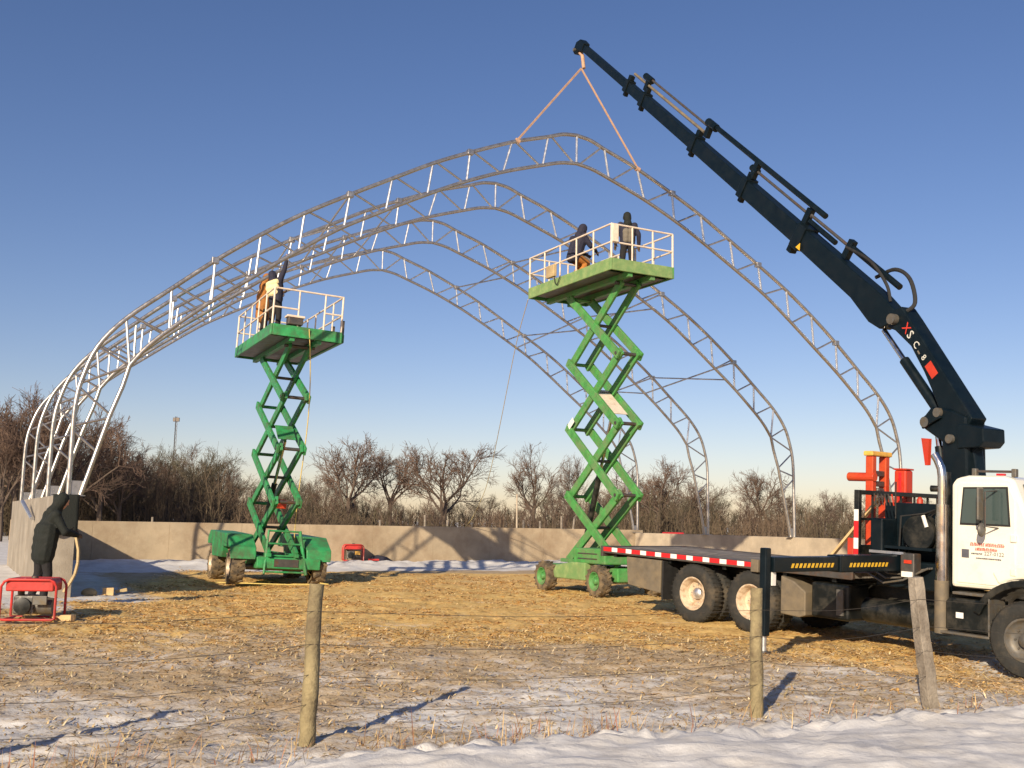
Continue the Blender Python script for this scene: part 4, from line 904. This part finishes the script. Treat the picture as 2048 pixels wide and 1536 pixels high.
person('worker in pale yellow vest on the deep green lift reaching an arm up', stand(p3, (.55, .84)), dict(
    chest=(-.06, .02, 1.30), neck=(-.12, .04, 1.46), head=(-.19, .06, 1.58), shL=(-.24, .0, 1.36), shR=(.10, .02, 1.46), elR=(.20, .06, 1.72), wrR=(.22, .10, 1.97), elL=(-.40, .1, 1.16), wrL=(-.44, .24, 1.30),
    kneeL=(-.16, .05, .49), kneeR=(.13, .0, .49)), dict(jacket='jacket_navy', trousers='trouser_black', hand='skin'), 1.0,
    [(Vector((-.17, -.07, 1.08)), Vector((.05, -.075, 1.10)), .098, .098, 'vest_yellow'), (Vector((-.19, -.075, 1.22)), Vector((.06, -.07, 1.24)), .098, .098, 'vest_yellow'), (Vector((-.20, -.075, 1.34)), Vector((.05, -.07, 1.38)), .09, .09, 'vest_yellow')])
p4 = Vector(oL)+exL*(-.50+.22)+eyL*(.55); p4.z = dzL
person('worker in rust-brown winter coat at the far end of the deep green lift', stand(p4, (.9, .3)), dict(elL=(-.28, .12, 1.18), wrL=(-.2, .36, 1.25), elR=(.26, .16, 1.2), wrR=(.18, .40, 1.30), chest=(0, .03, 1.32)),
    dict(jacket='jacket_brown', trousers='trouser_black', hood='jacket_brown', hand='glove'), 1.10, [(Vector((0, -.02, .70)), Vector((0, 0, 1.2)), .19, .20, 'jacket_brown')])

# ------------------------------------------------------------------ wire fence
fence = empty('wire_fence', (0, 8.6, 0)); tag(fence, 'farm wire fence of weathered leaning wooden posts along the snowy verge', 'fence')
fo = Vector((0, 8.6, 0)); PT = []
def fpost(base, top, r, m, square=False, seed=0):
    b = on_z(*base, -.1)
    for _ in range(6): b = on_z(*base, gnd(b[0], b[1])+.02)
    tpp = at_y(*top, b[1]+.02); b = Vector(b); tpv = Vector(tpp); d = (tpv-b).normalized(); mb = MB(); rr = random.Random(seed)
    N = 12; pts = []; rs = []
    for i in range(N+1):
        f = -.12+(1.12)*i/N; p = b.lerp(tpv, f)+Vector((rr.uniform(-.006, .006), rr.uniform(-.006, .006), 0)); pts.append(p-fo); rs.append(r*(1.08-.12*max(0, f))*rr.uniform(.95, 1.05))
    mb.path(pts, rs, 4 if square else 11)
    o = mb.build('post', m, fence, bevel=.006 if square else 0, smooth=not square); PT.append((b, tpv)); return o
fpost((614, 1487), (633, 1168), .062, 'wood_post', seed=1); fpost((1513, 1432), (1512, 1176), .060, 'wood_post', seed=2); fpost((1862, 1414), (1830, 1154), .080, 'wood_grey', True, 3)
b0 = Vector((-4.15, 7.05, 0)); b0.z = gnd(b0.x, b0.y); mb = MB(); mb.path([b0-fo-Vector((0, 0, .2)), b0-fo+Vector((.02, 0, .6)), b0-fo+Vector((.0, .02, 1.25))], .06, 10); mb.build('post', 'wood_post', fence, smooth=True)
PT.insert(0, (b0, b0+Vector((0, .02, 1.25)))); e0 = Vector((8.2, 12.2, -.15)); PT.append((e0, e0+Vector((0, 0, 1.2))))
for k, f in enumerate((.83, .62, .43, .25)):
    pts = []
    for i in range(len(PT)-1):
        a = PT[i][0].lerp(PT[i][1], f); b = PT[i+1][0].lerp(PT[i+1][1], f)
        for q in range(12):
            u = q/12; p = a.lerp(b, u); p.z -= (.05+.02*k)*4*u*(1-u); p.y += -.06; p.z += .004*math.sin(9*u+k); pts.append(p-fo)
    mb = MB(); mb.path(pts, .0023, 5); mb.build('wire', 'wire', fence)

# ------------------------------------------------------------------ small things on the site
def generator(label, c, yaw, sx, sy, sz, dark=False):
    z = gnd(c[0], c[1]); t = empty('generator', M=Matrix.Translation((c[0], c[1], z)) @ Matrix.Rotation(yaw, 4, 'Z')); tag(t, label, 'generator', 'portable generators')
    x, y = sx/2, sy/2; r = .02
    for yy in (-y, y):
        pts = [(-x, yy, .04), (-x, yy, sz-.1), (-x+.04, yy, sz-.03), (-x+.1, yy, sz), (x-.1, yy, sz), (x-.04, yy, sz-.03), (x, yy, sz-.1), (x, yy, .04), (x-.04, yy, .02), (-x+.04, yy, .02)]
        mb = MB(); mb.path(pts, r, 8, closed=True); mb.build('frame_loop', 'gen_red', t, smooth=True)
    for xx, zz in ((-x+.1, sz), (x-.1, sz), (-x+.06, .02), (x-.06, .02)):
        mb = MB(); mb.tube((xx, -y, zz), (xx, y, zz), r, n=8); mb.build('frame_tube', 'gen_red', t, smooth=True)
    mb = MB(); mb.prism([(-x+.05, sz-.17), (x-.05, sz-.17), (x-.05, sz-.04), (x-.10, sz+.015), (-x+.10, sz+.015), (-x+.05, sz-.04)], (0, -y+.03, 0), (1, 0, 0), (0, 0, 1), (0, sy-.06, 0)); mb.build('fuel_tank', 'gen_red', t, bevel=.02)
    mb = MB(); mb.lathe([(0, .05), (.03, .05), (.035, .04)], (0, 0, sz+.015), (0, 0, 1), 14); mb.build('fuel_cap', 'steel_dark', t, smooth=True)
    mb = MB(); mb.box((-.12*sx, 0, sz*.38), (sx*.38, sy*.62, sz*.46)); mb.build('engine_block', 'engine', t, bevel=.03)
    mb = MB(); mb.lathe([(-.16*sx, sz*.2), (.16*sx, sz*.2)], (.22*sx, 0, sz*.34), (1, 0, 0), 18); mb.build('alternator', 'rim_grey', t, smooth=True)
    mb = MB(); mb.lathe([(0, sz*.2), (.05, sz*.2), (.06, sz*.12)], (-.12*sx, -sy*.33, sz*.36), (0, -1, 0), 18); mb.build('recoil_starter', 'black_paint', t, smooth=True)
    mb = MB(); mb.box((.2*sx, -sy*.42, sz*.5), (sx*.26, .03, sz*.22)); mb.build('socket_panel', 'rim_grey' if not dark else 'yellow_paint', t, bevel=.008)
    mb = MB(); mb.tube((-.28*sx, .12, .06), (-.28*sx, .12, sz*.7), .05, n=10); mb.build('muffler', 'flap', t, smooth=True)
    return t, z
g1 = on_z(64, 1236, .12); generator('red portable generator at the feet of the worker in black', g1, .12, .78, .50, .60)
g2 = on_z(705, 1131, 0); generator('red generator standing on snow before the end wall', g2, .25, .74, .52, .60, True)
def thing(name, mb, m, c, label, cat, rz=0, bevel=0, smooth=False, z=None, group=None):
    o = mb.build(name, m, bevel=bevel, smooth=smooth); o.location = (c[0], c[1], gnd(c[0], c[1]) if z is None else z); o.rotation_euler.z = rz; return tag(o, label, cat, group)
c = on_z(128, 1235, .12); thing('wood_block', MB().box((0, 0, .045), (.32, .11, .09)), 'lumber', c, 'short lumber offcut beside the red generator of the worker', 'wood block', .1, .005)
c = on_z(216, 1189, 0); thing('wood_block', MB().box((0, 0, .08), (.22, .12, .16)), 'lumber', c, 'pale upright lumber block in the shade of the tall wall', 'wood block', .3, .006)
c = on_z(178, 1190, .0); thing('dirt_clod', MB().ball((0, 0, .05), .15, 12, 7, (1.1, .8, .7)), 'plywood', c, 'brown clod of earth beside the pale lumber block', 'clod', .2, smooth=True)
c = on_z(242, 1187, 0); thing('wood_block', MB().beam((-.12, 0, .05), (.12, 0, .10), .09, .07), 'plywood', c, 'brown broken timber piece beside the pale lumber block', 'wood block', .3, .006)
# curved strip and dark tarpaulin at the end of the tall wall
ef = site(-12.24, -.20); pts = [Vector(at_y(px, py, ef.y-.14)) for px, py in ((152, 1072), (157, 1100), (156, 1125), (150, 1148), (140, 1166), (127, 1184))]
mb = MB(); o0 = pts[-1].copy()
for i in range(len(pts)-1): mb.beam(pts[i]-o0, pts[i+1]-o0, .05, .05, up=(.2, 1, .1))
o = mb.build('curved_strip', 'plywood', bevel=.006); o.location = o0; tag(o, 'curved tan wooden strip standing against the end of the tall wall', 'wood strip')
tv = []; tf = []; NX, NZ = 9, 10
for j in range(NZ):
    for i in range(NX):
        f = i/(NX-1); g = j/(NZ-1); wv = .035*math.sin(f*9+g*2)+.02*math.sin(g*11+f*5); p = site(-12.50+.50*f, -.245-.03*abs(wv)*10*.5-.05*g, HL+.012-.78*g*(1+.06*math.sin(f*6)))
        tv.append(p)
for j in range(NZ-1):
    for i in range(NX-1): q = j*NX+i; tf.append((q, q+1, q+NX+1, q+NX))
base = len(tv)
for i in range(NX):      # top fold lying on the wall
    f = i/(NX-1); tv.append(site(-12.50+.50*f, .22+.06*math.sin(f*5), HL+.014))
for i in range(NX-1): tf.append((base+i, base+i+1, i+1, i))
mb = MB(); o0 = site(-12.24, -.2, HL); mb.add([p-o0 for p in tv], tf); o = mb.build('tarpaulin', 'jacket_black'); o.location = o0
so_ = o.modifiers.new('thick', 'SOLIDIFY'); so_.thickness = .012; o.data.polygons.foreach_set('use_smooth', [True]*len(o.data.polygons)); tag(o, 'black tarpaulin draped over the end of the tall wall', 'tarpaulin')
pa, pb = Vector(at_y(45, 1003, 27.0)), Vector(at_y(64, 1037, 25.6)); o = MB().tube((0, 0, 0), pb-pa, .05, n=10).build('pipe_offcut', 'galv_bright', smooth=True); o.location = pa; tag(o, 'short bright pipe offcut hung on the outer face of the tall wall', 'pipe')
c = on_z(762, 1130, 0); mb = MB(); mb.prism([(-.45, .02), (-.40, .26), (-.15, .34), (.2, .27), (.55, .05), (.5, .02)], (0, -.3, 0), (1, 0, 0), (0, 0, 1), (0, .6, 0)); thing('tarp_bundle', mb, 'jacket_navy', c, 'dark tarpaulin bundle lying beside the generator at the end wall', 'tarpaulin', .2, .05)
c = on_z(750, 1131, 0); thing('fuel_can', MB().box((0, 0, .12), (.4, .16, .07)), 'gen_red', (c[0], c[1]-.45), 'flat red tool case in front of the dark tarpaulin bundle', 'tool case', .2, .015)
# tag lines
a = Vector(oL)+exL*(.30)+eyL*(-2.28); a.z = dzL-.0; b = on_z(630, 1166, 0)
pts = [a+Vector((0, -.03, 0))]
for i in range(1, 14):
    f = i/13; p = a.lerp(Vector((b[0]-.5, b[1]-.0, .9)), f); p.x += .10*math.sin(f*5); pts.append(p)
pts += [Vector((b[0]-.3, b[1], .4)), Vector((b[0]+.1, b[1]-.3, .03)), Vector((b[0]+.5, b[1]-.9, .03)), Vector((b[0]-.4, b[1]-1.4, .03)), Vector((b[0]-1.6, b[1]-1.3, .04)), Vector((b[0]-2.6, b[1]-1.0, .03))]
rope('tag_line', [tuple(p) for p in pts], .014, 'rope', 'yellow rope hanging from the deep green lift down to the straw', 'rope')
w1 = Vector(on_plane(930, 1056, site(0, 14.4), (L2[0], L2[1], 0))); w1.z = HB+.02; a = Vector(NR)+eyR*4.0; a.z = dzR-.25
pts = [tuple(a)]+[tuple(at_y(*q)) for q in ((1032, 690, 29.6), (1003, 835, 33), (980, 945, 36.5), (962, 1000, 39.5))]+[tuple(w1), tuple(w1+Vector((-.9, -.42, .02)))]
pts = [Vector(p) for p in crom(pts, 6)]
rope('tag_line', [tuple(p) for p in pts], .010, 'rope', 'long rope from the pale green lift down to the end wall', 'rope')
# far field fence posts beyond the end wall
for px, pt, pb in ((1034, 988, 1066), (1047, 1040, 1066), (1080, 1042, 1066), (1123, 1032, 1068), (1140, 1034, 1068), (895, 1040, 1062), (850, 1030, 1062), (305, 1034, 1050), (760, 1040, 1060)):
    y = 56+(px % 7); p = at_y(px, pb, y); q = at_y(px+(9 if px == 1140 else 0), pt, y); mb = MB(); mb.path([(0, 0, -p[2]-.2), tuple(Vector(q)-Vector(p))], .06 if pt > 1000 else .05, 7)
    o = mb.build('field_post', 'wood_grey' if px != 1034 else 'concrete_pale', smooth=True); o.location = p
    tag(o, 'tall pale pole standing in the field beyond the end wall' if px == 1034 else ('field post leaning over beyond the end wall' if px == 1140 else 'short wooden field post beyond the end wall'), 'post', None if px in (1034, 1140) else 'field posts beyond the end wall')
# far radio mast
p = at_y(341, 1030, 420.); mt = empty('radio_mast', (p[0], p[1], 0)); tag(mt, 'thin distant radio mast above the treeline', 'mast'); ht = at_y(340, 833, 420.)[2]
for a in range(3):
    t_ = a*2.09; mb = MB(); mb.tube((math.cos(t_)*.6, math.sin(t_)*.6, 0), (math.cos(t_)*.35, math.sin(t_)*.35, ht), .10, n=5); mb.build('mast_leg', 'steel_dark', mt)
mb = MB()
for i in range(26): z = ht*i/26; mb.tube((.55, 0, z), (-.28, .48, z+ht/26), .06, n=4); mb.tube((-.28, .48, z), (-.28, -.48, z+ht/26), .06, n=4)
mb.build('lattice', 'steel_dark', mt); mb = MB(); mb.box((0, 0, ht-1.2), (2.6, .6, 1.6)); mb.build('antenna', 'steel_dark', mt, bevel=.1)
# parked car far beyond the low wall
p = at_y(1346, 1100, 74.); ct = empty('parked_car', (p[0], p[1], -.30), 1.42); tag(ct, 'red car parked far off beyond the low sunlit wall', 'car')
MB().prism([(-2.1, .35), (2.1, .35), (2.15, .75), (1.9, .92), (1.0, .98), (-1.9, .98), (-2.15, .8)], (0, -.85, 0), (1, 0, 0), (0, 0, 1), (0, 1.7, 0)).build('body', 'far_car', ct, bevel=.06)
MB().prism([(-1.5, .98), (.95, .98), (.45, 1.5), (-.9, 1.55)], (0, -.75, 0), (1, 0, 0), (0, 0, 1), (0, 1.5, 0)).build('cabin', 'far_car', ct, bevel=.06)
MB().prism([(-1.3, 1.02), (.75, 1.02), (.38, 1.44), (-.8, 1.46)], (0, -.762, 0), (1, 0, 0), (0, 0, 1), (0, 1.524, 0)).build('side_window', 'glass', ct)
for xx in (-1.3, 1.3):
    for s_ in (-1, 1): wheel(ct, (xx, s_*.75, .33), (0, s_, 0), .33, .2, 'rim_grey', 'tyre', 0, dish=.02)

# ------------------------------------------------------------------ bare trees
def gen_tree(seed, H, spread, kind):
    rr = random.Random(seed); tr = MB(); cr = MB(); sp = kind == 'spread'
    def rv(s): return Vector((rr.gauss(0, s), rr.gauss(0, s), rr.gauss(0, s)))
    def limb(p, d, L, r, lev):
        n = [4, 5, 4, 2, 2][lev]; pts = [p]; cur = d.normalized(); rs = [r]
        for i in range(n):
            cur = (cur+rv([.05, .13, .16, .2, .2][lev])+Vector((0, 0, [.05, .10, .07, .05, .03][lev]))).normalized(); p = p+cur*(L/n); pts.append(p)
            rs.append(max(.011, r*(1-[.30, .70, .65, .6, .5][lev]*(i+1)/n)) if sp else max(.010, r*(1-.66*(i+1)/n)))
        (tr if lev < 2 else cr).path(pts, rs, [7, 5, 3, 3, 3][lev], caps=False)
        if lev >= 4: return
        kids = [rr.randint(7, 9), rr.randint(8, 10), rr.randint(6, 8), 4][lev] if sp else [rr.randint(9, 12), rr.randint(5, 6), rr.randint(4, 6), 3][lev]
        for k in range(kids):
            f = rr.uniform([.62, .25, .2, .2][lev] if sp else .22, 1.0)
            if sp and lev == 0 and k < 3: f = 1.0
            i = min(n-1, int(f*n)); q = pts[i].lerp(pts[i+1], min(1, f*n-i)); base = (pts[i+1]-pts[i]).normalized()
            az = rr.uniform(0, 6.283) if lev else 6.283*(k+rr.uniform(-.3, .3))/kids*2.4; side = base.cross(Vector((math.cos(az), math.sin(az), .2)))
            if side.length < .1: continue
            side.normalize(); ang = R(rr.uniform(18, 58) if lev == 0 else rr.uniform(20, 50)); ang *= spread if lev < 2 else 1; dd = base*math.cos(ang)+side*math.sin(ang)
            if sp: ll = [H*rr.uniform(.42, .60), L*rr.uniform(.40, .62)*(1.1-.4*f), L*rr.uniform(.40, .6), L*rr.uniform(.4, .6)][lev]
            else: ll = L*rr.uniform(.42, .70)*(1-.4*f if lev == 0 else 1)
            limb(q, dd, ll, max([.06, .034, .019, .014][lev] if sp else .012, rs[i]*rr.uniform(.42, .60)), lev+1)
    limb(Vector((0, 0, -.3)), Vector((0, 0, 1)), H*(.44 if sp else .85), H*(.030 if sp else .024), 0)
    zs_ = max(v[2] for v in cr.v); k = H/zs_
    for mb in (tr, cr): mb.v = [(x*k, y*k, z*k if z > 0 else z) for x, y, z in mb.v]
    a = tr.mesh('trunk'); b = cr.mesh('crown'); a.materials.append(MATS['bark']); b.materials.append(MATS['twig' if sp else ('twig' if seed % 2 else 'twig_dark')]); return a, b
SPR = [gen_tree(100+i, 9, 1.1, 'spread') for i in range(5)]; SLM = [gen_tree(200+i, 8, .8, 'slim') for i in range(6)]
def tree(proto, x, y, H, ref, rz, label, group, wide=1.0, name='bare_tree'):
    t = empty(name, M=Matrix.Translation((x, y, -.05)) @ Matrix.Rotation(rz, 4, 'Z') @ Matrix.Diagonal((H/ref*wide, H/ref*wide, H/ref, 1))); tag(t, label, 'tree', group)
    link('trunk', proto[0], t); link('crown', proto[1], t)
def ptree(px, top, y, proto, ref, wide=1.0, label='', group=None, name='bare_tree'):
    p = at_y(px, 1000, y); tree(proto, p[0], y, at_y(px, top, y)[2], ref, random.uniform(0, 6.28), label, group, wide, name)
ptree(695, 860, 84, SPR[0], 9, 1.2, 'broad spreading bare tree between the deep green lift and its neighbour tree')
ptree(783, 885, 88, SPR[1], 9, .85, 'narrower bare tree just beside the broad spreading tree')
ptree(888, 878, 86, SPR[2], 9, 1.25, 'fan-shaped bare tree standing alone above the middle of the end wall')
ptree(1068, 880, 90, SPR[3], 9, .9, 'bare tree rising behind the tall pale pole in the field')
ptree(1150, 902, 92, SPR[4], 9, .7, 'bare tree showing just beside the scissor arms of the pale green lift')
ptree(1318, 905, 84, SPR[0], 9, 1.15, 'bare tree with a heavy forked limb behind the rearmost arch leg')
ptree(1395, 955, 95, SPR[2], 9, 1.0, 'low bare tree behind the leg of the third arch')
ptree(1520, 930, 95, SPR[1], 9, .9, 'bare tree with upright twin stems behind the second arch leg')
for px, top, y in ((-40, 775, 66), (30, 755, 68), (95, 770, 72), (150, 800, 70), (200, 832, 74), (-90, 800, 70), (60, 800, 64), (240, 862, 76), (120, 830, 66), (5, 800, 63)):
    ptree(px, top, y, random.choice(SPR), 9, random.uniform(.8, 1.1), 'tall bare tree of the wood behind the tall concrete wall', 'tall trees behind the tall wall')
def profile(px):   # skyline of the thicket in the photo
    return np.interp(px, [-60, 200, 260, 330, 420, 450, 480, 560, 640, 760, 900, 960, 1100, 1250, 1330, 1420, 1470, 1560, 1650, 1750, 1900, 2100], [880, 895, 905, 900, 888, 925, 965, 965, 960, 992, 1002, 1004, 992, 975, 955, 992, 1000, 985, 1000, 995, 995, 990])
k = 0
for px in np.arange(-70, 2110, 16):
    y = random.uniform(78, 112); top = profile(px)+random.uniform(-26, 16)
    ptree(px+random.uniform(-8, 8), top, y, SLM[k % 6], 8, random.uniform(.85, 1.3), 'slender leafless tree in the brown thicket beyond the walls', 'slender trees of the thicket'); k += 1
# undergrowth of the wood (reads as one mass)
def thicket(name, n, y0, y1, pxr, hs, label, wd):
    V = []; Fc = []; rr = random.Random(5)
    for i in range(n):
        px = rr.uniform(*pxr); y = rr.uniform(y0, y1); x = at_y(px, 1000, y)[0]; H = (at_y(px, profile(px)+rr.uniform(0, 60), y)[2])*rr.uniform(*hs); b = Vector((x, y, -.1)); az = rr.uniform(0, 6.28)
        lean = Vector((rr.gauss(0, .16), rr.gauss(0, .16), 1)).normalized(); top = b+lean*H
        def blade(p, q, w0, w1, a):
            s = Vector((math.cos(a), math.sin(a), 0)); o = len(V); V.extend([tuple(p-s*w0), tuple(p+s*w0), tuple(q+s*w1), tuple(q-s*w1)]); Fc.append((o, o+1, o+2, o+3))
        blade(b, top, wd*1.0, wd*.4, az); blade(b, top, wd*1.0, wd*.4, az+1.57)
        for k in range(12):
            f = rr.uniform(.12, .95); p = b.lerp(top, f); d = Vector((rr.gauss(0, 1), rr.gauss(0, 1), rr.uniform(.4, 1.8))).normalized(); L = H*rr.uniform(.14, .34)*(1.2-.6*f)
            blade(p, p+d*L, wd*.8, wd*.25, rr.uniform(0, 6.28))
            for _ in range(2):
                f2 = rr.uniform(.3, 1); d2 = (d+Vector((rr.gauss(0, .7), rr.gauss(0, .7), rr.gauss(0, .5)))).normalized(); blade(p+d*L*f2, p+d*L*f2+d2*L*.55, wd*.45, wd*.15, rr.uniform(0, 6.28))
    me = bpy.data.meshes.new(name); me.from_pydata(V, [], Fc); me.materials.append(MATS['brush']); o = link(name, me); o['kind'] = 'stuff'; o['label'] = label
thicket('undergrowth', 7000, 76, 116, (-120, 2180), (.45, .95), 'dense brown leafless undergrowth of the wood beyond the walls', .036)
